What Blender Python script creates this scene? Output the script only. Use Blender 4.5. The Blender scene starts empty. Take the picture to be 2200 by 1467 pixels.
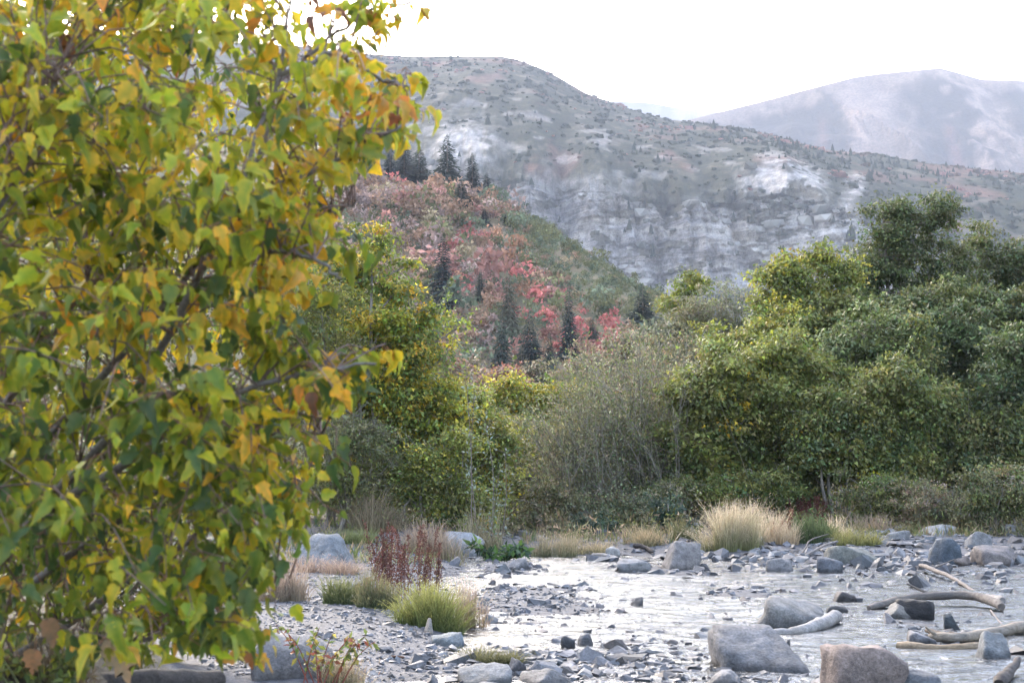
import bpy, bmesh, math
import numpy as np
from mathutils import Vector

# ------------------------------------------------------------------ camera, world, sun, exposure
scene = bpy.context.scene
COL = scene.collection
R = math.radians
FPX = 3055.0                 # focal length in pixels of the 2200 px wide photograph (50 mm lens)
PITCH = R(5.0)
CAMZ = 2.0

cd = bpy.data.cameras.new('camera')
cam = bpy.data.objects.new('camera', cd)
COL.objects.link(cam)
cam.location = (0, 0, CAMZ)
cam.rotation_euler = (R(90) + PITCH, 0, 0)
cd.sensor_width = 36
cd.lens = 36 * FPX / 2200
cd.clip_start = 0.05
cd.clip_end = 30000
cd.dof.use_dof = True
cd.dof.focus_distance = 34
cd.dof.aperture_fstop = 4.8
scene.camera = cam

SUN_EL, SUN_AZ = R(27), R(-28)      # azimuth measured from +Y (view direction) towards +X
world = bpy.data.worlds.new('World')
scene.world = world
world.use_nodes = True
wn = world.node_tree
bg = wn.nodes['Background']
sky = wn.nodes.new('ShaderNodeTexSky')
sky.sky_type = 'NISHITA'
sky.sun_disc = False
sky.sun_elevation = SUN_EL
sky.sun_rotation = SUN_AZ
sky.air_density = 1.0
sky.dust_density = 4.0
sky.ozone_density = 1.0
hs = wn.nodes.new('ShaderNodeHueSaturation')
hs.inputs['Saturation'].default_value = 0.85
wn.links.new(sky.outputs[0], hs.inputs['Color'])
wn.links.new(hs.outputs[0], bg.inputs['Color'])
bg.inputs['Strength'].default_value = 0.15

sl = bpy.data.lights.new('sun', 'SUN')
sun = bpy.data.objects.new('sun', sl)
COL.objects.link(sun)
sl.energy = 0.5
sl.angle = R(60)
sl.color = (1.0, 0.93, 0.86)
sd = Vector((math.sin(SUN_AZ) * math.cos(SUN_EL), math.cos(SUN_AZ) * math.cos(SUN_EL), math.sin(SUN_EL)))
sun.rotation_euler = sd.to_track_quat('Z', 'Y').to_euler()

vs = scene.view_settings
vs.view_transform = 'Standard'
vs.look = 'None'
vs.gamma = 1
vs.exposure = 3.05
vs.use_curve_mapping = False
cy = scene.cycles
cy.use_denoising = True
cy.max_bounces = 6
cy.diffuse_bounces = 3
cy.glossy_bounces = 3
cy.transmission_bounces = 4
cy.transparent_max_bounces = 12
cy.volume_bounces = 1
cy.caustics_reflective = False
cy.caustics_refractive = False
cy.sample_clamp_indirect = 6

# ------------------------------------------------------------------ helpers
rng = np.random.default_rng(7)
CT, ST = math.cos(PITCH), math.sin(PITCH)


def S(r, g, b):
    f = lambda c: (c / 255 / 12.92) if c / 255 <= 0.04045 else ((c / 255 + 0.055) / 1.055) ** 2.4
    return np.array([f(r), f(g), f(b)])


def ray(px, py):
    a = (px - 1100) / FPX
    b = (733.5 - py) / FPX
    return np.array([a, CT - ST * b, ST + CT * b])


def at(px, py, Y):
    d = ray(px, py)
    t = Y / d[1]
    return np.array([d[0] * t, Y, CAMZ + d[2] * t])


def grd(px, py, z=0.0):
    d = ray(px, py)
    t = (z - CAMZ) / d[2]
    return np.array([d[0] * t, d[1] * t, z])


def to_px(P):
    P = np.asarray(P, float)
    d = P - [0, 0, CAMZ]
    f = d[..., 1] * CT + d[..., 2] * ST
    u = -d[..., 1] * ST + d[..., 2] * CT
    return 1100 + FPX * d[..., 0] / f, 733.5 - FPX * u / f


def m_per_px(Y):
    return Y / FPX


def sstep(a, b, x):
    t = np.clip((np.asarray(x, float) - a) / (b - a), 0, 1)
    return t * t * (3 - 2 * t)


_P = np.random.default_rng(3).permutation(512).astype(np.int64)
_P = np.concatenate([_P, _P, _P])
_GR = np.random.default_rng(4).normal(size=(512, 3))
_GR /= np.linalg.norm(_GR, axis=1)[:, None]


def perlin(x, y, z):
    x, y, z = np.broadcast_arrays(np.asarray(x, float), np.asarray(y, float), np.asarray(z, float))
    xi, yi, zi = np.floor(x).astype(np.int64), np.floor(y).astype(np.int64), np.floor(z).astype(np.int64)
    xf, yf, zf = x - xi, y - yi, z - zi
    u, v, w = [t * t * t * (t * (t * 6 - 15) + 10) for t in (xf, yf, zf)]
    out = 0
    for dx in (0, 1):
        for dy in (0, 1):
            for dz in (0, 1):
                h = _P[(_P[(_P[(xi + dx) & 511] + yi + dy) & 511] + zi + dz) & 511]
                g = _GR[h]
                d = g[..., 0] * (xf - dx) + g[..., 1] * (yf - dy) + g[..., 2] * (zf - dz)
                out = out + d * (u if dx else 1 - u) * (v if dy else 1 - v) * (w if dz else 1 - w)
    return out * 1.5


def fbm(x, y, z=0.0, octs=4, gain=0.5):
    a, s, out = 1.0, 1.0, 0
    for k in range(octs):
        out = out + a * perlin(np.asarray(x) * s + 17.3 * k, np.asarray(y) * s - 9.1 * k, np.asarray(z) * s + 4.7 * k)
        a *= gain
        s *= 2.03
    return out


class MB:
    """collects vertices, faces (triangles and quads) and a colour for each vertex"""
    def __init__(self):
        self.V, self.C, self.F3, self.F4, self.n = [], [], [], [], 0

    def add(self, V, F, col=(0.5, 0.5, 0.5)):
        V = np.asarray(V, float).reshape(-1, 3)
        F = np.asarray(F, np.int64)
        (self.F3 if F.shape[1] == 3 else self.F4).append(F + self.n)
        self.V.append(V)
        self.C.append(np.broadcast_to(np.asarray(col, float), (len(V), 3)))
        self.n += len(V)

    def empty(self):
        return self.n == 0

    def mesh(self, name, smooth=False, with_col=True):
        V = np.concatenate(self.V)
        C = np.concatenate(self.C)
        f3 = np.concatenate(self.F3) if self.F3 else np.zeros((0, 3), np.int64)
        f4 = np.concatenate(self.F4) if self.F4 else np.zeros((0, 4), np.int64)
        me = bpy.data.meshes.new(name)
        nl = f3.size + f4.size
        npoly = len(f3) + len(f4)
        me.vertices.add(len(V))
        me.vertices.foreach_set('co', V.astype(np.float32).ravel())
        me.loops.add(nl)
        me.loops.foreach_set('vertex_index', np.concatenate([f3.ravel(), f4.ravel()]).astype(np.int32))
        me.polygons.add(npoly)
        st = np.concatenate([np.arange(len(f3)) * 3, f3.size + np.arange(len(f4)) * 4]).astype(np.int32)
        me.polygons.foreach_set('loop_start', st)
        me.polygons.foreach_set('use_smooth', np.full(npoly, bool(smooth)))
        if with_col:
            at_ = me.attributes.new('col', 'FLOAT_COLOR', 'POINT')
            at_.data.foreach_set('color', np.concatenate([C, np.ones((len(C), 1))], 1).astype(np.float32).ravel())
        me.update(calc_edges=True)
        return me

    def build(self, name, mat, parent=None, smooth=False, loc=None):
        me = self.mesh(name, smooth)
        me.materials.append(mat)
        return link(name, me, parent, loc)


def link(name, me, parent=None, loc=None):
    o = bpy.data.objects.new(name, me)
    COL.objects.link(o)
    if parent is not None:
        o.parent = parent
    if loc is not None:
        o.location = loc
    return o


def tag(o, label=None, cat=None, group=None, kind=None):
    if label: o['label'] = label
    if cat: o['category'] = cat
    if group: o['group'] = group
    if kind: o['kind'] = kind
    return o


def thing(name, label, cat, loc, group=None):
    o = bpy.data.objects.new(name, None)
    o.empty_display_size = 0.2
    COL.objects.link(o)
    o.location = loc
    return tag(o, label, cat, group)


def tube(mb, pts, rad, sides=6, col=(0.2, 0.17, 0.14), cap=True):
    pts = np.asarray(pts, float)
    n = len(pts)
    rad = np.broadcast_to(np.asarray(rad, float), (n,))
    t = np.gradient(pts, axis=0)
    t /= np.linalg.norm(t, axis=1)[:, None] + 1e-9
    ref = np.array([0.31, 0.11, 0.94]) if abs(t[0] @ np.array([0.31, 0.11, 0.94])) < 0.9 else np.array([1.0, 0, 0])
    a = np.cross(t, ref)
    a /= np.linalg.norm(a, axis=1)[:, None] + 1e-9
    b = np.cross(t, a)
    th = np.arange(sides) * 2 * np.pi / sides
    V = pts[:, None, :] + rad[:, None, None] * (np.cos(th)[None, :, None] * a[:, None, :] + np.sin(th)[None, :, None] * b[:, None, :])
    i = np.arange(n - 1)[:, None] * sides
    j = np.arange(sides)[None, :]
    F = np.stack([i + j, i + (j + 1) % sides, i + sides + (j + 1) % sides, i + sides + j], -1).reshape(-1, 4)
    c = np.asarray(col, float)
    if c.ndim == 2:
        c = np.repeat(c, sides, 0)
    mb.add(V.reshape(-1, 3), F, c)
    if cap:
        for e, k in ((0, 0), (1, (n - 1) * sides)):
            cpt = pts[0] if e == 0 else pts[-1]
            VV = np.concatenate([V[0 if e == 0 else -1], cpt[None]])
            FF = np.stack([np.arange(sides), (np.arange(sides) + 1) % sides, np.full(sides, sides)], 1)
            mb.add(VV, FF[:, ::-1] if e == 0 else FF, c[0] if c.ndim == 2 else c)


def spline(P, n):
    P = np.asarray(P, float)
    k = len(P)
    if k == 2:
        return P[0] + (P[1] - P[0]) * np.linspace(0, 1, n)[:, None]
    Q = np.concatenate([[2 * P[0] - P[1]], P, [2 * P[-1] - P[-2]]])
    u = np.linspace(0, k - 1 - 1e-6, n)
    i = u.astype(int)
    f = (u - i)[:, None]
    p0, p1, p2, p3 = Q[i], Q[i + 1], Q[i + 2], Q[i + 3]
    return 0.5 * (2 * p1 + (p2 - p0) * f + (2 * p0 - 5 * p1 + 4 * p2 - p3) * f ** 2 + (3 * p1 - p0 - 3 * p2 + p3) * f ** 3)


def unit(v):
    return v / (np.linalg.norm(v, axis=-1, keepdims=True) + 1e-9)


def leaves(mb, P, D, N, L, W, col, fold=0.25):
    """one folded rhombic leaf (two triangles) per row"""
    n = len(P)
    D = unit(D)
    B = unit(np.cross(D, N))
    N = np.cross(B, D)
    L = np.broadcast_to(np.asarray(L, float), (n,))[:, None]
    W = np.broadcast_to(np.asarray(W, float), (n,))[:, None]
    mid = P + D * L * 0.45
    V = np.stack([P, mid + B * W * .5 + N * W * fold, P + D * L - N * L * 0.12, mid - B * W * .5 + N * W * fold], 1)
    i = np.arange(n) * 4
    F = np.concatenate([np.stack([i, i + 1, i + 2], 1), np.stack([i, i + 2, i + 3], 1)])
    mb.add(V.reshape(-1, 3), F, np.repeat(col, 4, 0))


def tri_leaves(mb, P, D, N, L, W, col):
    """small far leaves: one triangle each"""
    n = len(P)
    D = unit(D)
    B = unit(np.cross(D, N))
    L = np.broadcast_to(np.asarray(L, float), (n,))[:, None]
    W = np.broadcast_to(np.asarray(W, float), (n,))[:, None]
    V = np.stack([P + B * W * .5, P + D * L, P - B * W * .5 + D * L * 0.2], 1)
    mb.add(V.reshape(-1, 3), np.arange(3 * n).reshape(-1, 3), np.repeat(col, 3, 0))


def pick(pal, n, w=None, jit=0.18, r=None):
    r = r or rng
    pal = np.asarray(pal)
    if w is not None:
        w = np.asarray(w, float) / np.sum(w)
    c = pal[r.choice(len(pal), n, p=w)]
    return np.clip(c * np.exp(r.normal(0, jit, (n, 1))) * np.exp(r.normal(0, jit * 0.3, (n, 3))), 0.004, 0.9)


# ------------------------------------------------------------------ materials
def mat_base(name):
    m = bpy.data.materials.new(name)
    m.use_nodes = True
    nt = m.node_tree
    for n in list(nt.nodes):
        nt.nodes.remove(n)
    out = nt.nodes.new('ShaderNodeOutputMaterial')
    return m, nt, out


def col_input(nt, src):
    if src == 'geo':
        a = nt.nodes.new('ShaderNodeAttribute')
        a.attribute_name = 'col'
        return a.outputs['Color']
    a = nt.nodes.new('ShaderNodeObjectInfo')
    return a.outputs['Color']


def noise(nt, scale, detail=4, rough=0.6, coord='pos', dist=0.0):
    t = nt.nodes.new('ShaderNodeTexNoise')
    t.inputs['Scale'].default_value = scale
    t.inputs['Detail'].default_value = detail
    t.inputs['Roughness'].default_value = rough
    t.inputs['Distortion'].default_value = dist
    if coord == 'pos':
        g = nt.nodes.new('ShaderNodeNewGeometry')
        nt.links.new(g.outputs['Position'], t.inputs['Vector'])
    else:
        g = nt.nodes.new('ShaderNodeTexCoord')
        nt.links.new(g.outputs['Object'], t.inputs['Vector'])
    return t


def ramp(nt, fac, stops):
    r = nt.nodes.new('ShaderNodeValToRGB')
    e = r.color_ramp.elements
    while len(e) < len(stops):
        e.new(0.5)
    for k, (p, c) in enumerate(stops):
        e[k].position = p
        e[k].color = (*c, 1) if not np.isscalar(c) else (c, c, c, 1)
    nt.links.new(fac, r.inputs[0])
    return r.outputs[0]


def mix(nt, a, b, fac=0.5, mode='MULTIPLY'):
    m = nt.nodes.new('ShaderNodeMix')
    m.data_type = 'RGBA'
    m.blend_type = mode
    for sock, v in ((m.inputs['Factor'], fac), (m.inputs['A'], a), (m.inputs['B'], b)):
        if isinstance(v, bpy.types.NodeSocket):
            nt.links.new(v, sock)
        elif np.isscalar(v):
            sock.default_value = v
        else:
            sock.default_value = (*v, 1)
    return m.outputs['Result']


def leaf_mat(name, src='geo', trans=0.35, rough=0.5, spot=0.0, nscale=30, spec=0.4, both=False):
    m, nt, out = mat_base(name)
    c = col_input(nt, src)
    if both:
        c = mix(nt, c, col_input(nt, 'geo'), 1.0)
    if spot:
        n = noise(nt, nscale, 3, 0.6, 'obj' if src == 'obj' else 'pos')
        c = mix(nt, c, ramp(nt, n.outputs['Fac'], [(0.3, (0.62, 0.8, 0.7)), (0.7, (1.35, 1.15, 0.9))]), spot)
    p = nt.nodes.new('ShaderNodeBsdfPrincipled')
    p.inputs['Roughness'].default_value = rough
    p.inputs['Specular IOR Level'].default_value = spec
    nt.links.new(c, p.inputs['Base Color'])
    t = nt.nodes.new('ShaderNodeBsdfTranslucent')
    nt.links.new(c, t.inputs['Color'])
    ms = nt.nodes.new('ShaderNodeMixShader')
    ms.inputs[0].default_value = trans
    nt.links.new(p.outputs[0], ms.inputs[1])
    nt.links.new(t.outputs[0], ms.inputs[2])
    nt.links.new(ms.outputs[0], out.inputs['Surface'])
    return m


def rough_mat(name, src='geo', scale=6, lo=0.6, hi=1.35, rough=0.8, bump=0.4, bdist=0.02, bscale=None, coord='pos', spec=0.35, stretch=None, dark=1.0):
    """rock, bark, soil: a colour with mottling and relief"""
    m, nt, out = mat_base(name)
    c = col_input(nt, src)
    if dark != 1.0:
        c = mix(nt, c, (dark, dark, dark), 1.0)
    n = noise(nt, scale, 6, 0.65, coord)
    if stretch:
        mp = nt.nodes.new('ShaderNodeMapping')
        mp.inputs['Scale'].default_value = stretch
        l = n.inputs['Vector'].links[0]
        nt.links.new(l.from_socket, mp.inputs[0])
        nt.links.new(mp.outputs[0], n.inputs['Vector'])
    c = mix(nt, c, ramp(nt, n.outputs['Fac'], [(0.28, lo), (0.72, hi)]), 1.0)
    n4 = noise(nt, scale * 6, 3, 0.7, coord)
    c = mix(nt, c, ramp(nt, n4.outputs['Fac'], [(0.35, 0.72), (0.65, 1.25)]), 1.0)
    n2 = noise(nt, scale * 0.23, 3, 0.6, coord)
    c = mix(nt, c, ramp(nt, n2.outputs['Fac'], [(0.3, (0.86, 0.9, 0.98)), (0.7, (1.12, 1.05, 0.96))]), 0.8)
    p = nt.nodes.new('ShaderNodeBsdfPrincipled')
    p.inputs['Roughness'].default_value = rough
    p.inputs['Specular IOR Level'].default_value = spec
    nt.links.new(c, p.inputs['Base Color'])
    if bump:
        b = nt.nodes.new('ShaderNodeBump')
        b.inputs['Strength'].default_value = bump
        b.inputs['Distance'].default_value = bdist
        nb = noise(nt, bscale or scale * 2, 6, 0.7, coord)
        nt.links.new(nb.outputs['Fac'], b.inputs['Height'])
        nt.links.new(b.outputs[0], p.inputs['Normal'])
    nt.links.new(p.outputs[0], out.inputs['Surface'])
    return m


M_LEAF = leaf_mat('leaf', 'geo', 0.42)
M_LEAF_OBJ = leaf_mat('maple_leaf_single', 'obj', 0.45, 0.45, 0.8, 3, spec=0.3, both=True)
M_LEAF_MAPLE = leaf_mat('maple_leaf_mass', 'geo', 0.45, 0.45, 0.8, 30, spec=0.3)
M_FAR = leaf_mat('far_foliage', 'geo', 0.25, 0.8, spec=0.1)
M_FAR_OBJ = leaf_mat('far_foliage_single', 'obj', 0.25, 0.8, spec=0.1)
M_BARK = rough_mat('bark', 'geo', 14, 0.6, 1.3, 0.85, 0.5, 0.01)
M_GRAVEL = rough_mat('gravel_stone', 'geo', 12, 0.65, 1.3, 0.6, 0.4, 0.012, dark=0.42)
M_ROCK = rough_mat('rock', 'geo', 7, 0.55, 1.4, 0.75, 0.8, 0.035, dark=0.42)
M_ROCK_OBJ = rough_mat('rock_single', 'obj', 12, 0.65, 1.3, 0.62, 0.4, 0.012, dark=0.42)
M_WOOD = rough_mat('driftwood', 'geo', 14, 0.5, 1.35, 0.75, 0.9, 0.02, dark=0.46, stretch=(0.25, 1.5, 1.5))
M_GROUND = rough_mat('gravel_ground', 'geo', 9, 0.45, 1.5, 0.75, 0.9, 0.05, 16, dark=0.42)
M_HILL = rough_mat('hill_soil', 'geo', 0.5, 0.7, 1.25, 0.95, 0.5, 0.4, 1.0, spec=0.1)
M_MOUNT = rough_mat('mountain_surface', 'geo', 0.11, 0.62, 1.36, 0.95, 0.9, 4.0, 0.16, spec=0.1, dark=0.62, stretch=(0.9, 0.9, 1.3))
M_FARMT = rough_mat('far_mountain_surface', 'geo', 0.03, 0.8, 1.2, 0.95, 0.6, 6.0, 0.05, spec=0.1, dark=0.32)


def water_mat():
    m, nt, out = mat_base('creek_water')
    geo = nt.nodes.new('ShaderNodeNewGeometry')
    mp = nt.nodes.new('ShaderNodeMapping')
    mp.inputs['Scale'].default_value = (0.7, 1.25, 1.0)
    mp.inputs['Rotation'].default_value = (0, 0, R(25))
    nt.links.new(geo.outputs['Position'], mp.inputs[0])
    n1 = nt.nodes.new('ShaderNodeTexNoise')
    n1.inputs['Scale'].default_value = 2.6
    n1.inputs['Detail'].default_value = 4
    n1.inputs['Roughness'].default_value = 0.6
    n1.inputs['Distortion'].default_value = 0.6
    nt.links.new(mp.outputs[0], n1.inputs['Vector'])
    b = nt.nodes.new('ShaderNodeBump')
    b.inputs['Strength'].default_value = 1.0
    b.inputs['Distance'].default_value = 0.12
    nt.links.new(n1.outputs['Fac'], b.inputs['Height'])
    fr = nt.nodes.new('ShaderNodeFresnel')
    fr.inputs['IOR'].default_value = 1.55
    nt.links.new(b.outputs[0], fr.inputs['Normal'])
    gl = nt.nodes.new('ShaderNodeBsdfGlossy')
    gl.inputs['Roughness'].default_value = 0.19
    gl.inputs['Color'].default_value = (1, 1, 1, 1)
    nt.links.new(b.outputs[0], gl.inputs['Normal'])
    tr = nt.nodes.new('ShaderNodeBsdfTransparent')
    tr.inputs['Color'].default_value = (0.55, 0.63, 0.70, 1)
    ms = nt.nodes.new('ShaderNodeMixShader')
    nt.links.new(fr.outputs[0], ms.inputs[0])
    nt.links.new(tr.outputs[0], ms.inputs[1])
    nt.links.new(gl.outputs[0], ms.inputs[2])
    nt.links.new(ms.outputs[0], out.inputs['Surface'])
    return m


M_WATER = water_mat()

# ------------------------------------------------------------------ ground of the creek and its banks
# gravel bars: pixel centre, pixel radii (converted once to metres on the creek level), height, stone density, stone size
BARS_PX = [
    (1150, 1305, 215, 58, 0.12, 1.0, 0.75), (1180, 1430, 430, 50, 0.115, 1.0, 1.1), (1600, 1277, 110, 22, 0.11, 0.7, 0.8),
    (1850, 1188, 420, 40, 0.20, 1.0, 1.55), (1100, 1222, 90, 18, 0.13, 0.8, 1.0), (2010, 1345, 150, 40, 0.07, 0.35, 1.0),
    (1330, 1378, 300, 50, 0.08, 0.65, 0.8), (1740, 1240, 120, 16, 0.09, 0.4, 1.0), (1440, 1225, 130, 16, 0.12, 0.6, 1.0),
    (1500, 1320, 520, 110, 0.03, 0.24, 0.85), (1450, 1465, 350, 26, 0.08, 0.6, 1.2),
]
BARS = []
for (px, py, rx, ry, h, dens, sz) in BARS_PX:
    c = grd(px, py)
    y0, y1 = grd(px, py + ry)[1], grd(px, py - ry)[1]
    BARS.append((c[0], (y0 + y1) / 2, rx * m_per_px(c[1]), (y1 - y0) / 2, h, dens, sz))


def bar_mask(X, Y, b):
    q = ((X - b[0]) / b[2]) ** 2 + ((Y - b[1]) / b[3]) ** 2
    return np.exp(-q * 1.1)


def mound_mask(X, Y):
    k = np.clip(Y - 6, 0, 20) * 0.28
    return sstep(-0.75, -1.9, X + k) * sstep(15, 9, Y) * sstep(-40, -12, X)


def G(X, Y, fine=True):
    X, Y = np.asarray(X, float), np.asarray(Y, float)
    z = np.full(np.broadcast(X, Y).shape, -0.085)
    wob = 0.5 * fbm(X * 0.25, Y * 0.25, 1.0, 3)
    left = sstep(-0.5, -2.2, X + wob)
    z = z + left * 0.27
    far = sstep(31.2, 35.5, Y + wob * 2 - 0.25 * np.clip(X - 5, 0, 20) * 0)
    z = z + far * 0.30
    z = z + sstep(35, 60, Y) * 0.75 + sstep(60, 150, Y) * 1.0
    z = z + sstep(-2, -14, X) * 0.35
    bars = 0
    for b in BARS:
        bars = np.maximum(bars, b[4] * bar_mask(X, Y, b))
    z = z + bars * (1 - np.maximum(left, far) * 0.8)
    mound = mound_mask(X + 0.3 * wob, Y)
    z = z + mound * 1.0
    if fine:
        z = z + 0.018 * fbm(X * 2.2, Y * 2.2, 3.0, 3) + 0.03 * fbm(X * 0.5, Y * 0.5, 7.0, 2)
    return z


def G1(x, y):
    return float(G(np.array([x]), np.array([y]))[0])


def on_ground(px, py):
    """where the sight line through a pixel meets the creek ground: found once, then fixed in the world"""
    d = ray(px, py)
    t = np.linspace(3.0, 150, 3000)
    z = CAMZ + d[2] * t
    g = G(d[0] * t, d[1] * t)
    k = np.argmax(z < np.maximum(g, -0.02))
    if z[k] >= max(g[k], -0.02):
        k = -1
    return np.array([d[0] * t[k], d[1] * t[k], g[k]])


def grid_mesh(X, Y, Z, C):
    mb = MB()
    ny, nx = X.shape
    V = np.stack([X, Y, Z], -1).reshape(-1, 3)
    i = (np.arange(ny - 1)[:, None] * nx + np.arange(nx - 1)[None, :]).ravel()
    mb.add(V, np.stack([i, i + 1, i + nx + 1, i + nx], 1), C.reshape(-1, 3))
    return mb


def lerp_c(a, b, t):
    t = np.asarray(t)[..., None]
    return a * (1 - t) + b * t


def build_ground():
    xs = np.concatenate([np.linspace(-60, -16, 20, endpoint=False), np.linspace(-16, 24, 150, endpoint=False), np.linspace(24, 80, 40)])
    ys = np.concatenate([np.linspace(-6, 8, 60, endpoint=False), np.linspace(8, 46, 160, endpoint=False), np.linspace(46, 190, 60)])
    X, Y = np.meshgrid(xs, ys)
    Z = G(X, Y)
    gravel = np.array([0.23, 0.23, 0.25])
    wet = np.array([0.10, 0.105, 0.115])
    soil = np.array([0.11, 0.09, 0.06])
    n = fbm(X * 0.6, Y * 0.6, 5.0, 4)
    veg = np.clip(sstep(35.5, 38, Y + n * 2) + mound_mask(X, Y) * 1.5 + sstep(-7, -10, X + n), 0, 1)
    C = lerp_c(wet, gravel, sstep(-0.05, 0.03, Z))
    C = C * (1 + 0.22 * n[..., None])
    C = lerp_c(C, soil * (1 + 0.3 * n[..., None]), veg)
    o = grid_mesh(X, Y, Z, C).build('ground', M_GROUND, smooth=True)
    tag(o, kind='structure')
    # the valley floor out to the horizon
    a = np.linspace(-9000, 9000, 60)
    X, Y = np.meshgrid(a, np.linspace(-2000, 16000, 60))
    Z = np.full(X.shape, -1.2)
    o = grid_mesh(X, Y, Z, np.broadcast_to(np.array([0.12, 0.115, 0.07]), X.shape + (3,))).build('valley_floor', M_HILL)
    tag(o, kind='structure')
    # water
    xs = np.linspace(-3, 17, 180)
    ys = np.linspace(11, 37, 310)
    X, Y = np.meshgrid(xs, ys)
    Z = 0.026 * fbm(X * 1.2 + Y * 0.5, Y * 1.7 - X * 0.2, 2.0, 3, 0.55)
    o = grid_mesh(X, Y, Z, np.zeros(X.shape + (3,))).build('creek_water', M_WATER, smooth=True)
    tag(o, kind='structure')


build_ground()

# ------------------------------------------------------------------ mountains
def icosphere(sub):
    bm = bmesh.new()
    bmesh.ops.create_icosphere(bm, subdivisions=sub, radius=1.0)
    V = np.array([v.co[:] for v in bm.verts])
    F = np.array([[v.index for v in f.verts] for f in bm.faces])
    bm.free()
    return V, F


ICO1 = icosphere(1)
ICO2 = icosphere(2)
ICO4 = icosphere(4)


def copies(mb, V, F, pos, scale, rotz, col):
    """N transformed copies of a small shape joined into one collector"""
    n = len(pos)
    c, s = np.cos(rotz), np.sin(rotz)
    W = V[None] * scale[:, None, :]
    X = W[..., 0] * c[:, None] - W[..., 1] * s[:, None]
    Y = W[..., 0] * s[:, None] + W[..., 1] * c[:, None]
    P = np.stack([X, Y, W[..., 2]], -1) + pos[:, None, :]
    FF = F[None] + (np.arange(n) * len(V))[:, None, None]
    mb.add(P.reshape(-1, 3), FF.reshape(-1, F.shape[1]), np.repeat(col, len(V), 0))


def px_poly(pts):
    p = np.array(pts, float)
    return lambda x: np.interp(x, p[:, 0], p[:, 1])


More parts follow.
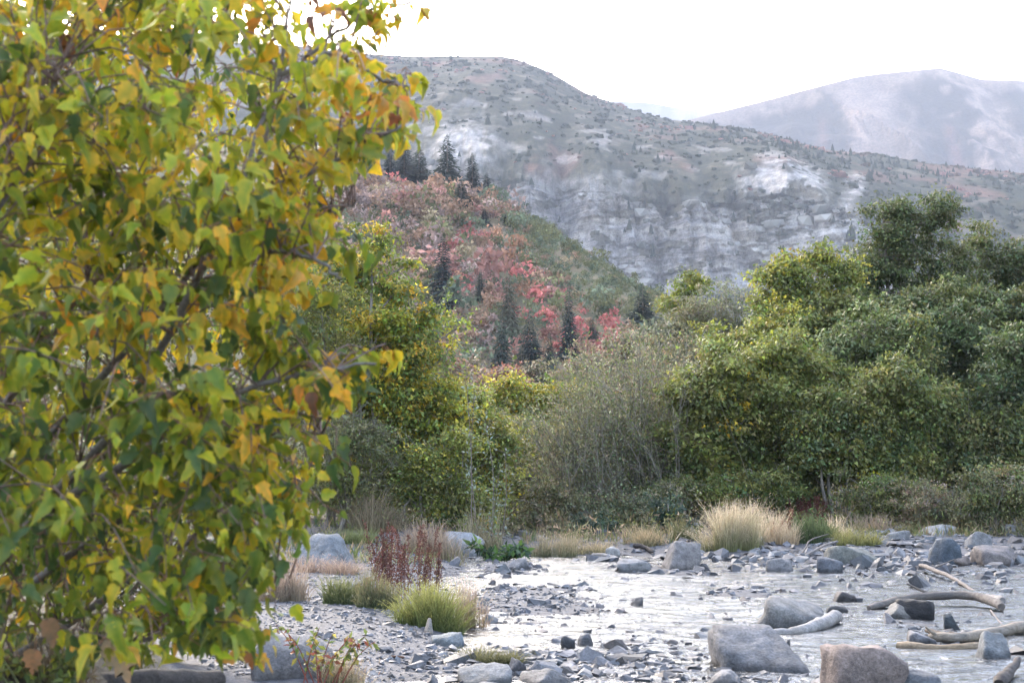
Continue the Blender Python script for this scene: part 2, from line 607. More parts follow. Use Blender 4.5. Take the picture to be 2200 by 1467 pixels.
def build_cliff_mountain():
    ridge = px_poly([(-900, 60), (0, 82), (500, 92), (620, 100), (740, 113), (870, 122), (1000, 122), (1080, 122), (1130, 134), (1200, 165), (1260, 200), (1330, 225),
                     (1390, 245), (1450, 258), (1520, 266), (1600, 276), (1700, 300), (1800, 324), (1900, 332), (2000, 350), (2100, 361), (2200, 371), (2600, 430), (3200, 560)])
    ctop = px_poly([(-900, 400), (880, 385), (1000, 372), (1150, 398), (1300, 410), (1500, 440), (1620, 415), (1700, 408), (1850, 462), (2000, 520), (2200, 560), (3200, 640)])
    cbase = px_poly([(-900, 560), (900, 560), (1150, 590), (1300, 600), (1450, 615), (1650, 608), (1850, 600), (2200, 640), (3200, 680)])
    nu = 600
    pxs = np.concatenate([np.linspace(-900, 560, 60, endpoint=False), np.linspace(600, 2300, nu - 110, endpoint=False), np.linspace(2320, 3200, 50)])
    Yr = np.interp(pxs, [-900, 1300, 2200, 3200], [1900, 1880, 1520, 1350])
    Yb = np.interp(pxs, [-900, 1000, 1500, 2200, 3200], [1200, 1160, 1100, 1060, 1000])
    zr = np.array([at(p, q, y)[2] for p, q, y in zip(pxs, ridge(pxs), Yr)])
    zb = np.array([at(p, q, y)[2] for p, q, y in zip(pxs, cbase(pxs), Yb)])
    Yt = Yb + 62 + 20 * fbm(pxs * 0.012, 0 * pxs, 2.0, 3)
    zt = np.array([at(p, q, y)[2] for p, q, y in zip(pxs, ctop(pxs), Yt)])
    zt = np.minimum(zt, zr - 12)
    # profile knots: foot, cliff base, cliff top, shoulder, ridge, behind
    rows = [(0, 22), (1, 125), (2, 95), (3, 6)]
    knotsY = np.stack([Yb - 330, Yb, Yt, Yr, Yr + 260])
    knotsZ = np.stack([np.full_like(zb, -1.5), zb, zt, zr, zr - 60])
    T, YY, ZZ = [], [], []
    for k, n in rows:
        for f in np.linspace(0, 1, n, endpoint=(k == 3)):
            T.append(k + f)
            g = f
            zf = g ** 0.8 if k == 2 else g
            YY.append(knotsY[k] * (1 - g) + knotsY[k + 1] * g)
            ZZ.append(knotsZ[k] * (1 - zf) + knotsZ[k + 1] * zf)
    T, YY, ZZ = np.array(T)[:, None], np.array(YY), np.array(ZZ)
    PX = np.broadcast_to(pxs[None], YY.shape)
    XX = (PX - 1100) / FPX * YY
    TT = np.broadcast_to(T, YY.shape)
    cl = sstep(0.9, 1.1, TT) * sstep(2.12, 1.95, TT)                        # the cliff band
    up = sstep(1.9, 2.15, TT) * sstep(3.0, 2.9, TT)
    # buttresses and gullies
    gul = fbm(XX * 0.014, ZZ * 0.003, 1.0, 5, 0.6)
    gul2 = np.abs(fbm(XX * 0.03, ZZ * 0.006, 9.0, 3))
    YY = YY + cl * (gul * 30 + gul2 * 24) + up * gul * 10
    # strata: ledges every few metres, each with its own depth
    zz = ZZ + 4 * fbm(XX * 0.006, YY * 0.006, 4.0, 2)
    led = np.zeros_like(zz)
    for per, amp in ((13.0, 6.5), (5.2, 3.0)):
        q = zz / per + 0.35 * fbm(XX * 0.01, zz * 0.01, per, 2)
        f = q - np.floor(q)
        a = 0.5 + 0.5 * perlin(np.floor(q) * 7.7, XX * 0.012, 0.5)
        led += amp * (a + 0.4) * (f ** 3)
    YY = YY - cl * (led - 4)
    rough_n = fbm(XX * 0.05, YY * 0.02, ZZ * 0.05, 4)
    YY = YY + cl * rough_n * 6.5
    foot = 1 - sstep(1.0, 0.6, TT)
    ZZ = ZZ + up * (5 * fbm(XX * 0.01, YY * 0.01, 8.0, 4) * np.clip((3 - TT) * 6, 0, 1)) + (1 - foot) * 6 * fbm(XX * 0.012, YY * 0.012, 3.0, 3)
    # surface cover
    rockc = np.array([0.47, 0.44, 0.43])
    palec = np.array([0.66, 0.61, 0.56])
    green = np.array([0.07, 0.076, 0.042])
    dgreen = np.array([0.034, 0.046, 0.03])
    tan = np.array([0.30, 0.26, 0.20])
    red = np.array([0.25, 0.14, 0.11])
    n1 = fbm(XX * 0.012, ZZ * 0.014, 21.0, 5, 0.6)
    n2 = fbm(XX * 0.035, ZZ * 0.06, 31.0, 4, 0.6)
    n3 = fbm(XX * 0.09, ZZ * 0.16, 41.0, 3, 0.65)
    strat = fbm(XX * 0.004, zz * 0.16, 5.0, 3)
    rc = lerp_c(rockc * 0.74, palec * 0.92, np.clip(0.5 + strat * 0.8 + 0.5 * n3, 0, 1))
    crack_shade = np.abs(fbm(XX * 0.055, ZZ * 0.010, 63.0, 4, 0.6))
    rc = rc * (0.6 + 0.4 * sstep(0.0, 0.10, crack_shade))[..., None]  # vertical cracks: their shade is painted as dark lines into the rock colour
    ledge_shade = np.abs(fbm(XX * 0.007, zz * 0.11, 66.0, 3))
    rc = rc * (0.62 + 0.38 * sstep(0.0, 0.06, ledge_shade))[..., None]  # ledge lines darkened in the colour too, as relief shade
    pale = sstep(0.0, 0.5, fbm(XX * 0.02, ZZ * 0.02, 77.0, 3) + 0.35 * (sstep(1580, 1640, PX) * sstep(1900, 1800, PX) + sstep(1100, 1030, PX)) * sstep(1.35, 1.7, TT))
    rc = lerp_c(rc, palec * 1.05, pale * 0.7)
    vc = lerp_c(green, dgreen, np.clip(0.4 + n3 * 1.1, 0, 1))
    vc = lerp_c(vc, tan * 0.8, 0.7 * sstep(0.22, 0.7, n2 + 0.35 * n1))
    redm = 0.9 * sstep(0.28, 0.6, fbm(XX * 0.015, ZZ * 0.02, 55.0, 4) + 0.25 * sstep(2.3, 2.95, TT) * sstep(1500, 2100, PX) + 0.12 * sstep(2.2, 2.8, TT))
    vc = lerp_c(vc, red, redm * (0.55 + 0.45 * np.clip(n3 + 0.5, 0, 1)))
    q = TT + 0.10 * n1 + 0.07 * n2
    rock = sstep(0.92, 1.02, q) * sstep(2.05, 1.85, q)
    rock = rock * (1 - 0.85 * sstep(0.26, 0.46, n2 + 0.55 * n1 + 0.26 * sstep(1.6, 2.0, TT)))
    chute = np.exp(-((PX - 1842 - 14 * np.sin(TT * 9)) / (9 + 14 * sstep(1.9, 2.2, TT))) ** 2) * sstep(1.3, 1.5, TT) * sstep(2.42, 2.3, TT)
    patch = 0.6 * sstep(0.45, 0.6, fbm(XX * 0.03, ZZ * 0.05, 88.0, 3) + 0.22) * sstep(2.0, 2.1, TT) * sstep(2.5, 2.3, TT) * 0.7
    left_scree = sstep(1110, 1000, PX) * sstep(850, 930, PX) * sstep(2.35, 2.05, TT + 0.1 * n2) * sstep(1.3, 1.6, TT)
    _, PY = to_px(np.stack([XX, YY, ZZ], -1))
    g1 = np.exp(-((PX - 1690) / 105) ** 2 - ((PY - 405) / 75) ** 2) + np.exp(-((PX - 1000) / 85) ** 2 - ((PY - 318) / 50) ** 2)
    g1 = sstep(0.25, 0.7, g1 + 0.35 * n2) * (1 - 0.9 * sstep(0.12, 0.3, n1 * 0.4 + n2))
    rc = lerp_c(rc, palec * 0.92 * (0.8 + 0.6 * n3[..., None]), np.clip(g1, 0, 1) * 0.5)
    rock = np.clip(np.maximum.reduce([rock, g1, chute * (0.6 + 0.6 * n3), patch, left_scree * (0.35 + n3) * 0.8]), 0, 1)
    rock = rock * (1 - sstep(1840, 1930, PX) * sstep(1.0, 1.3, TT) * 0.85 * (1 - chute))
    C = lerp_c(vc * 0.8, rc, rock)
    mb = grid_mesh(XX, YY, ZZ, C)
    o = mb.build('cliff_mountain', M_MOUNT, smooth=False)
    tag(o, kind='structure')
    # scrub and small trees standing on it
    pts = np.stack([XX, YY, ZZ], -1)
    w = (1.12 - rock) * sstep(0.3, 0.9, TT) * (TT < 2.98) * ((PX > 600) & (PX < 2260)) * (0.25 + sstep(-0.1, 0.4, n1 - n2)) * np.interp(TT, [0, 1, 2, 3], [2.5, 1.0, 1.0, 1.6])
    w = w.ravel() / w.sum()
    idx = rng.choice(w.size, 4200, p=w)
    P = pts.reshape(-1, 3)[idx] + rng.normal(0, 1.5, (4200, 3)) * [1, 0.4, 0]
    base_c = C.reshape(-1, 3)[idx]
    cc = lerp_c(dgreen, base_c * 0.8, rng.uniform(0.25, 1, 4200))
    rs = (fbm(P[:, 0] * 0.018, P[:, 2] * 0.03, 71.0, 3) + 0.2 * rng.normal(size=4200) > 0.46) & (TT.ravel()[idx] > 2.02)
    cc[rs] = np.array([0.24, 0.13, 0.11]) * rng.uniform(0.7, 1.25, (rs.sum(), 1))
    mb = MB()
    sc = np.exp(rng.normal(0.75, 0.4, (4200, 1))) * np.array([1, 1, 0.75]) * rng.uniform(0.8, 1.25, (4200, 3))
    con = rng.random(4200) < 0.16
    con &= ~rs
    con |= ~rs & (PX.ravel()[idx] > 1650) & (PX.ravel()[idx] < 2100) & (TT.ravel()[idx] > 2.3) & (TT.ravel()[idx] < 2.85) & (rng.random(4200) < 0.5)
    con |= (TT.ravel()[idx] < 1.0) & (rng.random(4200) < 0.5)
    sc[rock.ravel()[idx] > 0.5] *= 1.7
    sc[con] *= [0.62, 0.62, 1.9]
    cc[con] = dgreen * rng.uniform(0.5, 0.9, (con.sum(), 1))
    jit = ICO1[0] * (1 + 0.25 * np.random.default_rng(5).normal(size=(len(ICO1[0]), 1)))
    copies(mb, jit, ICO1[1], P[~con] + [0, 0, 0.3], sc[~con], rng.uniform(0, 6.28, (~con).sum()), cc[~con])
    th = np.arange(6) * np.pi / 3
    cv = np.concatenate([np.stack([np.cos(th), np.sin(th), np.full(6, -0.3)], 1), [[0, 0, 1.0]], np.stack([np.cos(th + .5) * .6, np.sin(th + .5) * .6, np.full(6, 0.25)], 1)])
    cf = np.array([[i, (i + 1) % 6, 6] for i in range(6)] + [[7 + i, 7 + (i + 1) % 6, 6] for i in range(6)])
    copies(mb, cv, cf, P[con] + [0, 0, 1.0], sc[con], rng.uniform(0, 6.28, con.sum()), cc[con])
    o = mb.build('mountain_scrub', M_FAR)
    tag(o, 'dark scrub and scattered trees covering the cliff mountain', 'scrub', kind='stuff')


def build_back_mountain(name, ridge_pts, Yr, Yf, nu, nv, seed, p0, p1):
    ridge = px_poly(ridge_pts)
    pxs = np.linspace(p0, p1, nu)
    zr = np.array([at(p, q, Yr)[2] for p, q in zip(pxs, ridge(pxs))])
    v = np.concatenate([np.linspace(0, 1, nv), [1.25]])[:, None]
    YY = Yf + (Yr - Yf) * v + 0 * zr[None]
    ZZ = np.where(v <= 1, zr[None] * np.clip(v, 0, 1) ** 0.85, zr[None] * 0.7) - 2
    PX = np.broadcast_to(pxs[None], YY.shape)
    XX = (PX - 1100) / FPX * Yr
    k = 1.0 / (Yr * 0.06)
    fade = np.clip((1 - v) * 5, 0, 1)
    spur = np.abs(fbm(XX * k * 0.8 + YY * k * 0.25, YY * k * 0.2, seed, 4))
    ZZ = ZZ - fade * spur * zr.max() * 0.085 + fade * fbm(XX * k * 2, YY * k * 2, seed + 3.0, 3) * zr.max() * 0.018
    tan = np.array([0.62, 0.46, 0.38])
    scrub = np.array([0.095, 0.085, 0.085])
    pink = np.array([0.40, 0.21, 0.19])
    n = fbm(XX * k * 0.9, YY * k * 0.5, seed + 9, 5, 0.6)
    n2 = fbm(XX * k * 5, YY * k * 4, seed + 12, 4, 0.6)
    t = sstep(-0.08, 0.22, n + 0.25 * n2)
    if name == 'far_mountain':
        ed = np.interp(v, [0.3, 0.62, 0.8, 1.0], [1700, 1735, 1790, 1800])
        t = sstep(-10, 14, PX - ed - 18 * n2) * sstep(190, 60, PX - ed + 60 * n2) * (0.75 + 0.25 * t)
        t = np.maximum(t, sstep(2000, 2040, PX + 50 * n2 - 25 * np.sin(v * 9)) * sstep(2180, 2100, PX + 60 * n) * (0.4 + 0.6 * sstep(-0.1, 0.2, n2)))
        t = np.maximum(t, sstep(0.93, 0.99, v + 0.04 * n2) * 0.8)
    C = lerp_c(scrub, tan, t)
    if name == 'far_mountain':
        line = 1912 + (v - 0.42) * 190
        pk = np.exp(-((PX - line - 8 * n2) / 11) ** 2) * sstep(0.3, 0.4, v) * sstep(0.85, 0.7, v)
        pk = np.maximum(pk, 0.6 * np.exp(-((PX - 1720 - (v - .75) * 250) / 10) ** 2) * sstep(0.66, 0.72, v) * sstep(0.92, 0.85, v))
        C = lerp_c(C, pink, np.clip(pk * (0.7 + 0.7 * n2), 0, 1) * 0.8)
    o = grid_mesh(XX, YY, ZZ, C).build(name, M_FARMT)
    tag(o, kind='structure')


build_cliff_mountain()
build_back_mountain('far_mountain', [(900, 420), (1200, 340), (1400, 282), (1500, 253), (1560, 238), (1650, 216), (1750, 190), (1850, 165), (1900, 158), (1960, 152), (2040, 145), (2085, 157), (2130, 170),
                                     (2200, 171), (2400, 190), (2800, 260)], 3000, 1980, 240, 70, 12.0, 900, 2800)
build_back_mountain('distant_ridge', [(600, 260), (1000, 235), (1200, 222), (1330, 217), (1400, 220), (1450, 229), (1530, 237), (1600, 246), (1900, 270), (2600, 300)], 5600, 4700, 160, 20, 44.0, 600, 2600)

# ------------------------------------------------------------------ the near hillside and its autumn shrubs
HC_Y, HF_Y = 420.0, 185.0
_crest = [(-1600, 60), (-800, 120), (0, 235), (400, 300), (700, 362), (790, 388), (900, 412), (1000, 432), (1070, 448), (1150, 480), (1250, 540), (1330, 592), (1400, 640), (1440, 672), (1500, 720), (1650, 850), (1800, 965), (2000, 1005)]
_cx = np.array([at(p, q, HC_Y)[0] for p, q in _crest])
_cz = np.array([at(p, q, HC_Y)[2] for p, q in _crest])


def hill_z(X, Y):
    X, Y = np.asarray(X, float), np.asarray(Y, float)
    zc = np.interp(X, _cx, _cz)
    t = np.clip((Y - HF_Y) / (HC_Y - HF_Y), 0, 1)
    z = zc * t * (1.35 - 0.35 * t)
    z = np.where(Y > HC_Y, zc - (Y - HC_Y) * 0.30, z)
    fade = np.clip(np.abs(Y - HC_Y) / 40, 0.15, 1)
    z = z + fade * (2.6 * fbm(X * 0.02, Y * 0.02, 2.5, 3) - 3.0 * np.abs(fbm(X * 0.03 + Y * 0.012, Y * 0.006, 6.0, 2)) * t)
    return np.maximum(z, -1.3)


def on_hill(px, py):
    d = ray(px, py)
    Y = np.linspace(HF_Y, HC_Y + 60, 700)
    t = Y / d[1]
    z = CAMZ + d[2] * t
    h = hill_z(d[0] * t, Y)
    k = int(np.argmax(h >= z)) if (h >= z).any() else int(np.argmax(h - z))
    return np.array([d[0] * t[k], Y[k], h[k]])


def build_hill():
    xs = np.linspace(-330, 130, 180)
    ys = np.linspace(HF_Y - 5, HC_Y + 120, 130)
    X, Y = np.meshgrid(xs, ys)
    Z = hill_z(X, Y)
    n = fbm(X * 0.05, Y * 0.05, 3.0, 4)
    C = lerp_c(np.array([0.11, 0.105, 0.06]), np.array([0.16, 0.125, 0.08]), sstep(-0.3, 0.4, n))
    tag(grid_mesh(X, Y, Z, C).build('hillside', M_HILL, smooth=True), kind='structure')


build_hill()

# a conifer: trunk and tiers of drooping boughs
def conifer_mesh(seed, slim=1.0, sparse=0.0):
    r = np.random.default_rng(seed)
    tb, cb = MB(), MB()
    tube(tb, [(0, 0, 0), (0.005, 0, 0.5), (0, 0, 0.985)], [0.02, 0.012, 0.002], 5)
    nt_ = 30
    P, D, N, L, W = [], [], [], [], []
    for k in range(nt_):
        f = k / (nt_ - 1)
        z = 0.05 + 0.93 * f
        rad = 0.20 * slim * (1 - f) ** 0.75 * (0.8 + 0.4 * r.random()) + 0.012
        if f < 0.1: rad *= 0.75
        m = int(15 - 8 * f)
        for a in np.linspace(0, 6.28, m, endpoint=False) + r.random() * 6:
            if r.random() < sparse: continue
            rr = rad * r.uniform(0.75, 1.2)
            d = np.array([math.cos(a), math.sin(a), -0.35 + 0.45 * f])
            for s in range(3):
                st = d * rr * (0.18 + 0.27 * s) + np.array([0, 0, z - 0.01 * s])
                P.append(st); D.append(d + r.normal(0, 0.16, 3)); N.append([0.2 * math.cos(a), 0.2 * math.sin(a), 1])
                L.append(rr * 0.55); W.append(rr * 0.34 + 0.010)
    n = len(P)
    c = np.clip(np.exp(r.normal(0, 0.22, (n, 1))) * np.ones(3), 0.4, 1.7)
    leaves(cb, np.array(P), np.array(D), np.array(N), np.array(L), np.array(W), c, fold=-0.25)
    return tb.mesh('conifer_trunk'), cb.mesh('conifer_crown')


def tint_mat(name, rough=0.8, trans=0.2):
    """object colour times the leaf's own variation"""
    m, nt, out = mat_base(name)
    c = mix(nt, col_input(nt, 'obj'), col_input(nt, 'geo'), 1.0)
    p = nt.nodes.new('ShaderNodeBsdfPrincipled')
    p.inputs['Roughness'].default_value = rough
    p.inputs['Specular IOR Level'].default_value = 0.15
    nt.links.new(c, p.inputs['Base Color'])
    t = nt.nodes.new('ShaderNodeBsdfTranslucent')
    nt.links.new(c, t.inputs['Color'])
    ms = nt.nodes.new('ShaderNodeMixShader')
    ms.inputs[0].default_value = trans
    nt.links.new(p.outputs[0], ms.inputs[1]); nt.links.new(t.outputs[0], ms.inputs[2])
    nt.links.new(ms.outputs[0], out.inputs['Surface'])
    return m


M_TINT = tint_mat('tinted_far_foliage')
CONS = [conifer_mesh(1, 1.0), conifer_mesh(2, 0.9), conifer_mesh(3, 1.15, 0.12), conifer_mesh(4, 1.3, 0.3)]
for a, b in CONS:
    a.materials.append(M_BARK)
    b.materials.append(M_TINT)
DG, MG, OL, BR = (0.02, 0.036, 0.033), (0.04, 0.06, 0.045), (0.09, 0.09, 0.06), (0.15, 0.125, 0.085)
# pixel x, top, base, width, mesh, colour, label
CONIFERS = [
    (950, 533, 662, 50, 0, DG, 'tall dense dark blue-green conifer alone among pink shrubs on the hillside'),
    (1222, 645, 778, 42, 1, DG, 'tall slim dark conifer beside bright red maples low on the hillside'),
    (1032, 588, 648, 24, 1, MG, 'small slim conifer between the two tall dark conifers on the hillside'),
    (1138, 690, 795, 40, 2, DG, 'ragged dark conifer just left of the tall slim conifer by the red maples'),
    (1092, 605, 735, 34, 3, OL, 'thin brownish see-through conifer above the ragged dark conifer'),
    (1078, 695, 800, 30, 3, MG, 'broad loose grey-green conifer at the hillside foot'),
    (1181, 728, 800, 26, 2, MG, 'little grey-green conifer squeezed between two dark conifers at the hillside foot'),
    (1272, 690, 745, 22, 3, MG, 'faint thin grey conifer right of the tall slim dark conifer'),
    (1381, 632, 712, 52, 2, MG, 'broad grey-green conifer at the right foot of the hillside'),
    (960, 330, 432, 52, 2, MG, 'tallest conifer on the hillside crest, pale green and pointed'),
    (1014, 360, 436, 40, 0, DG, 'dark conifer on the crest right of the tallest one'),
    (1046, 388, 440, 30, 2, DG, 'small leaning conifer at the right end of the crest row'),
    (990, 405, 452, 34, 2, MG, 'short bushy conifer under the tallest conifer on the crest'),
    (900, 342, 414, 44, 2, MG, 'broad grey-green conifer on the crest left of the tallest one'),
    (868, 330, 410, 44, 0, DG, 'dark full conifer on the crest close to the yellow maple leaves'),
    (838, 336, 408, 40, 1, DG, 'dark conifer on the crest half hidden by the yellow maple leaves'),
    (1041, 454, 486, 22, 0, DG, 'tiny dark conifer just below the crest row'),
    (1088, 460, 486, 15, 1, DG, 'smallest conifer, alone near the right edge of the hillside'),
    (892, 620, 660, 18, 1, DG, 'little dark conifer peeping out over the yellow-green tree'),
    (1120, 755, 812, 30, 3, OL, 'dull olive conifer at the hillside foot under the ragged dark one'),
]
CON_PX, CON_POS = [], []
for (px, ty, by, w, mi, colr, label) in CONIFERS:
    p = on_hill(px, by)
    h = (by - ty) * m_per_px(p[1])
    t = thing('conifer', label, 'conifer', p - [0, 0, 0.3], 'conifers on the autumn hillside')
    h *= 1.5 if by < 460 else 1.3
    wid = 1.32 * w * m_per_px(p[1]) / (0.40 * h)
    for nm, me in zip(('trunk', 'crown'), CONS[mi]):
        o = link(nm, me, t)
        o.color = (*colr, 1)
        o.scale = (h * wid, h * wid, h)
        o.rotation_euler = (0, 0, px * 0.7)
    CON_PX.append((px, by, label))
    CON_POS.append((p[0], p[1], 0.6 * w * m_per_px(p[1])))


def shrub_proto(seed, n=76):
    """a loose round shrub: twiggy stems and small leaf clusters on several lobes"""
    r = np.random.default_rng(seed)
    mb = MB()
    k = r.integers(4, 8)
    cs = np.stack([r.normal(0, 0.28, k), r.normal(0, 0.28, k), r.uniform(0.35, 0.8, k)], 1)
    rs = r.uniform(0.22, 0.42, k)
    w = r.integers(0, k, n)
    d = unit(r.normal(size=(n, 3)) + [0, 0, 0.35])
    P = cs[w] + d * rs[w][:, None] * r.uniform(0.6, 1.0, (n, 1))
    P[:, 2] = np.maximum(P[:, 2], 0.02)
    c = np.exp(r.normal(0, 0.20, (n, 1))) * np.exp(0.12 * r.normal(size=(k, 1)))[w] * np.ones(3)
    leaves(mb, P, r.normal(size=(n, 3)) + [0, 0, 0.2], d + r.normal(0, 0.5, (n, 3)), r.uniform(0.13, 0.25, n), r.uniform(0.10, 0.19, n), c, 0.2)
    return mb


SHRUBS = [shrub_proto(s) for s in range(30, 42)]
SH_V = [np.concatenate(m.V) for m in SHRUBS]
SH_F = [np.concatenate(m.F3) for m in SHRUBS]
SH_C = [np.concatenate(m.C) for m in SHRUBS]
SH_ME = []
for m in SHRUBS:
    me = m.mesh('hill_shrub')
    me.materials.append(M_TINT)
    SH_ME.append(me)

# colour families of the hillside
HPAL = {
    'pink': (0.295, 0.155, 0.13), 'bright red': (0.38, 0.13, 0.115), 'orange': (0.31, 0.17, 0.105), 'brown': (0.24, 0.155, 0.105), 'olive': (0.12, 0.125, 0.06),
    'grey-green': (0.10, 0.125, 0.08), 'mauve': (0.24, 0.175, 0.155), 'tan': (0.25, 0.20, 0.12),
}
HN = list(HPAL)


def hill_weights(px, py, n):
    """which colours grow where on the slope"""
    edge = np.interp(px, [p for p, q in _crest], [q for p, q in _crest])
    below = py - edge
    wr = np.exp(-((px - 1240) / 130) ** 2 - ((py - 725) / 75) ** 2) + 0.5 * np.exp(-((px - 975) / 50) ** 2 - ((py - 610) / 60) ** 2) + 0.5 * np.exp(-((px - 930) / 30) ** 2 - ((py - 425) / 25) ** 2)
    wr = wr + 0.5 * np.exp(-((px - 1080) / 90) ** 2 - ((py - 620) / 40) ** 2)
    right = sstep(1050, 1190, px) * sstep(160, 60, below)
    W = np.zeros((len(px), 8))
    W[:, 0] = 0.26 + 0.9 * wr + 0.2 * n
    W[:, 1] = 0.02 + 1.0 * wr ** 1.5
    W[:, 2] = 0.08 + 0.35 * wr
    W[:, 3] = 0.50 - 0.2 * n
    W[:, 4] = 0.28 + 1.5 * right + 0.25 * sstep(700, 800, py)
    W[:, 5] = 0.22 + 1.2 * right - 0.3 * n
    W[:, 6] = 0.42 * sstep(1300, 1000, px)
    W[:, 7] = 0.22
    W = np.clip(W, 0.003, None)
    W[:, [0, 1, 2, 6]] *= (1 - 0.85 * right)[:, None]
    return W / W.sum(1, keepdims=True)


NTH = ['first', 'second', 'third', 'fourth', 'fifth', 'sixth', 'seventh', 'eighth', 'ninth', 'tenth', 'eleventh', 'twelfth', 'thirteenth', 'fourteenth', 'fifteenth', 'sixteenth', 'seventeenth', 'eighteenth', 'nineteenth', 'twentieth']


def build_hill_shrubs():
    N = 5900
    X = rng.uniform(-130, 100, N)
    Y = HF_Y + 8 + (HC_Y + 8 - HF_Y) * rng.random(N) ** 0.8
    Z = hill_z(X, Y)
    px, py = to_px(np.stack([X, Y, Z], 1))
    ok = (px > 720) & (px < 1460) & (py < 825) & (Z > 0.5)
    X, Y, Z, px, py = X[ok], Y[ok], Z[ok], px[ok], py[ok]
    for c in CON_POS:
        k = (np.abs(X - c[0]) > c[2]) | (Y > c[1] + 1) | (Y < c[1] - 8)
        X, Y, Z, px, py = X[k], Y[k], Z[k], px[k], py[k]
    n = fbm(X * 0.035, Y * 0.035, 9.0, 3)
    W = hill_weights(px, py, n)
    u = rng.random(len(X))
    # neighbouring shrubs tend to share a colour
    u = np.clip(0.78 * u + 0.22 * (0.5 + 0.9 * fbm(X * 0.09, Y * 0.09, 33.0, 2)), 0, 0.999)
    ci = (np.cumsum(W, 1) < u[:, None]).sum(1).clip(0, 7)
    col = 1.12 * np.array([HPAL[k] for k in HN])[ci] * np.exp(rng.normal(0, 0.16, (len(X), 1)))
    right = sstep(1060, 1220, px) * sstep(150, 60, py - np.interp(px, [p for p, q in _crest], [q for p, q in _crest]))
    s = np.exp(rng.normal(1.12, 0.33, len(X))) * (1 - 0.5 * right)
    sz = np.stack([s, s, s * rng.uniform(0.75, 1.25, len(X))], 1)
    P = np.stack([X, Y, Z - 0.15], 1)
    var = rng.integers(0, 12, len(X))
    rz = rng.uniform(0, 6.28, len(X))
    # individuals: the shrubs that stand out, in view
    vis = (px > 790) & (px < 1400) & (py < 800)
    score = s / Y * np.where(ci == 1, 2.2, np.where(ci == 2, 2.0, np.where(ci == 0, 1.4, 1.0))) * vis
    order = np.argsort(-score)
    single = np.zeros(len(X), bool)
    buckets = {}
    CP = np.array([(c[0], c[1]) for c in CON_PX], float)
    short = ['the tall lone dark conifer', 'the tall slim conifer by the red maples', 'the small slim mid-slope conifer', 'the ragged dark conifer', 'the thin brownish conifer', 'the broad loose foot conifer',
             'the little squeezed conifer', 'the faint thin grey conifer', 'the broad right-foot conifer', 'the tallest crest conifer', 'the dark crest conifer', 'the leaning crest conifer', 'the short bushy crest conifer',
             'the broad left crest conifer', 'the full dark crest conifer', 'the half hidden crest conifer', 'the tiny conifer below the crest', 'the smallest lone conifer', 'the little peeping conifer', 'the dull olive conifer']
    cnt = 0
    for i in order:
        if cnt >= 150: break
        dx, dy = px[i] - CP[:, 0], py[i] - CP[:, 1]
        d = np.hypot(dx, dy)
        if d.min() < 16: continue
        k = int(np.argmin(d))
        side = ('right of' if dx[k] > 0 else 'left of') if abs(dx[k]) > abs(dy[k]) else ('below' if dy[k] > 0 else 'above')
        buckets.setdefault((HN[ci[i]], side, k), []).append((d[k], i))
        single[i] = True
        cnt += 1
    for (cn, side, k), v in buckets.items():
        v.sort()
        for q, (dd, i) in enumerate(v):
            which = f'{cn} autumn shrub' if len(v) == 1 else (f'nearest {cn} autumn shrub' if q == 0 else f'{NTH[q]} nearest {cn} autumn shrub')
            o = link('hill_shrub', SH_ME[var[i]])
            o.location = P[i]
            o.scale = sz[i]
            o.rotation_euler = (0, 0, rz[i])
            o.color = (*np.clip(col[i], 0, 1), 1)
            tag(o, f'{which} {side} {short[k]}', 'shrub', 'autumn shrubs on the hillside')
    mb = MB()
    for v in range(12):
        m = (var == v) & ~single
        V, F, C = SH_V[v], SH_F[v], SH_C[v]
        nn = m.sum()
        c, s_ = np.cos(rz[m]), np.sin(rz[m])
        Wd = V[None] * sz[m][:, None, :]
        PP = np.stack([Wd[..., 0] * c[:, None] - Wd[..., 1] * s_[:, None], Wd[..., 0] * s_[:, None] + Wd[..., 1] * c[:, None], Wd[..., 2]], -1) + P[m][:, None]
        cc = np.clip(C[None] * col[m][:, None], 0.004, 0.85)
        mb.add(PP.reshape(-1, 3), (F[None] + (np.arange(nn) * len(V))[:, None, None]).reshape(-1, 3), cc.reshape(-1, 3))
    o = mb.build('hillside_shrubbery', M_FAR)
    tag(o, 'mass of pink, brown and olive autumn shrubs on the hillside', 'shrubs', kind='stuff')


build_hill_shrubs()

# ------------------------------------------------------------------ trees and bushes near the creek
PINK_ = (0.40, 0.27, 0.22)
BLOND = (0.60, 0.49, 0.35)
STRAW = (0.46, 0.35, 0.22)
BARK_G = np.array([0.20, 0.175, 0.15])
BARK_D = np.array([0.11, 0.09, 0.075])
PAL_GREEN = [(0.165, 0.18, 0.05), (0.125, 0.16, 0.05), (0.195, 0.20, 0.05), (0.105, 0.14, 0.052), (0.21, 0.205, 0.055)]
PAL_DARK = [(0.12, 0.145, 0.05), (0.14, 0.16, 0.048), (0.095, 0.125, 0.052), (0.17, 0.17, 0.05)]
PAL_DEEP = [(0.085, 0.11, 0.042), (0.10, 0.12, 0.04), (0.065, 0.095, 0.045)]
PAL_YEL = [(0.40, 0.33, 0.035), (0.27, 0.28, 0.04), (0.18, 0.22, 0.045), (0.48, 0.34, 0.035), (0.13, 0.17, 0.045)]
PAL_YG = [(0.23, 0.245, 0.045), (0.17, 0.20, 0.045), (0.13, 0.165, 0.045), (0.31, 0.285, 0.045)]
PAL_OLIVE = [(0.17, 0.165, 0.07), (0.135, 0.14, 0.065), (0.21, 0.185, 0.09), (0.12, 0.13, 0.07)]
PAL_GREY = [(0.24, 0.235, 0.14), (0.19, 0.205, 0.12), (0.28, 0.25, 0.165), (0.15, 0.175, 0.09)]
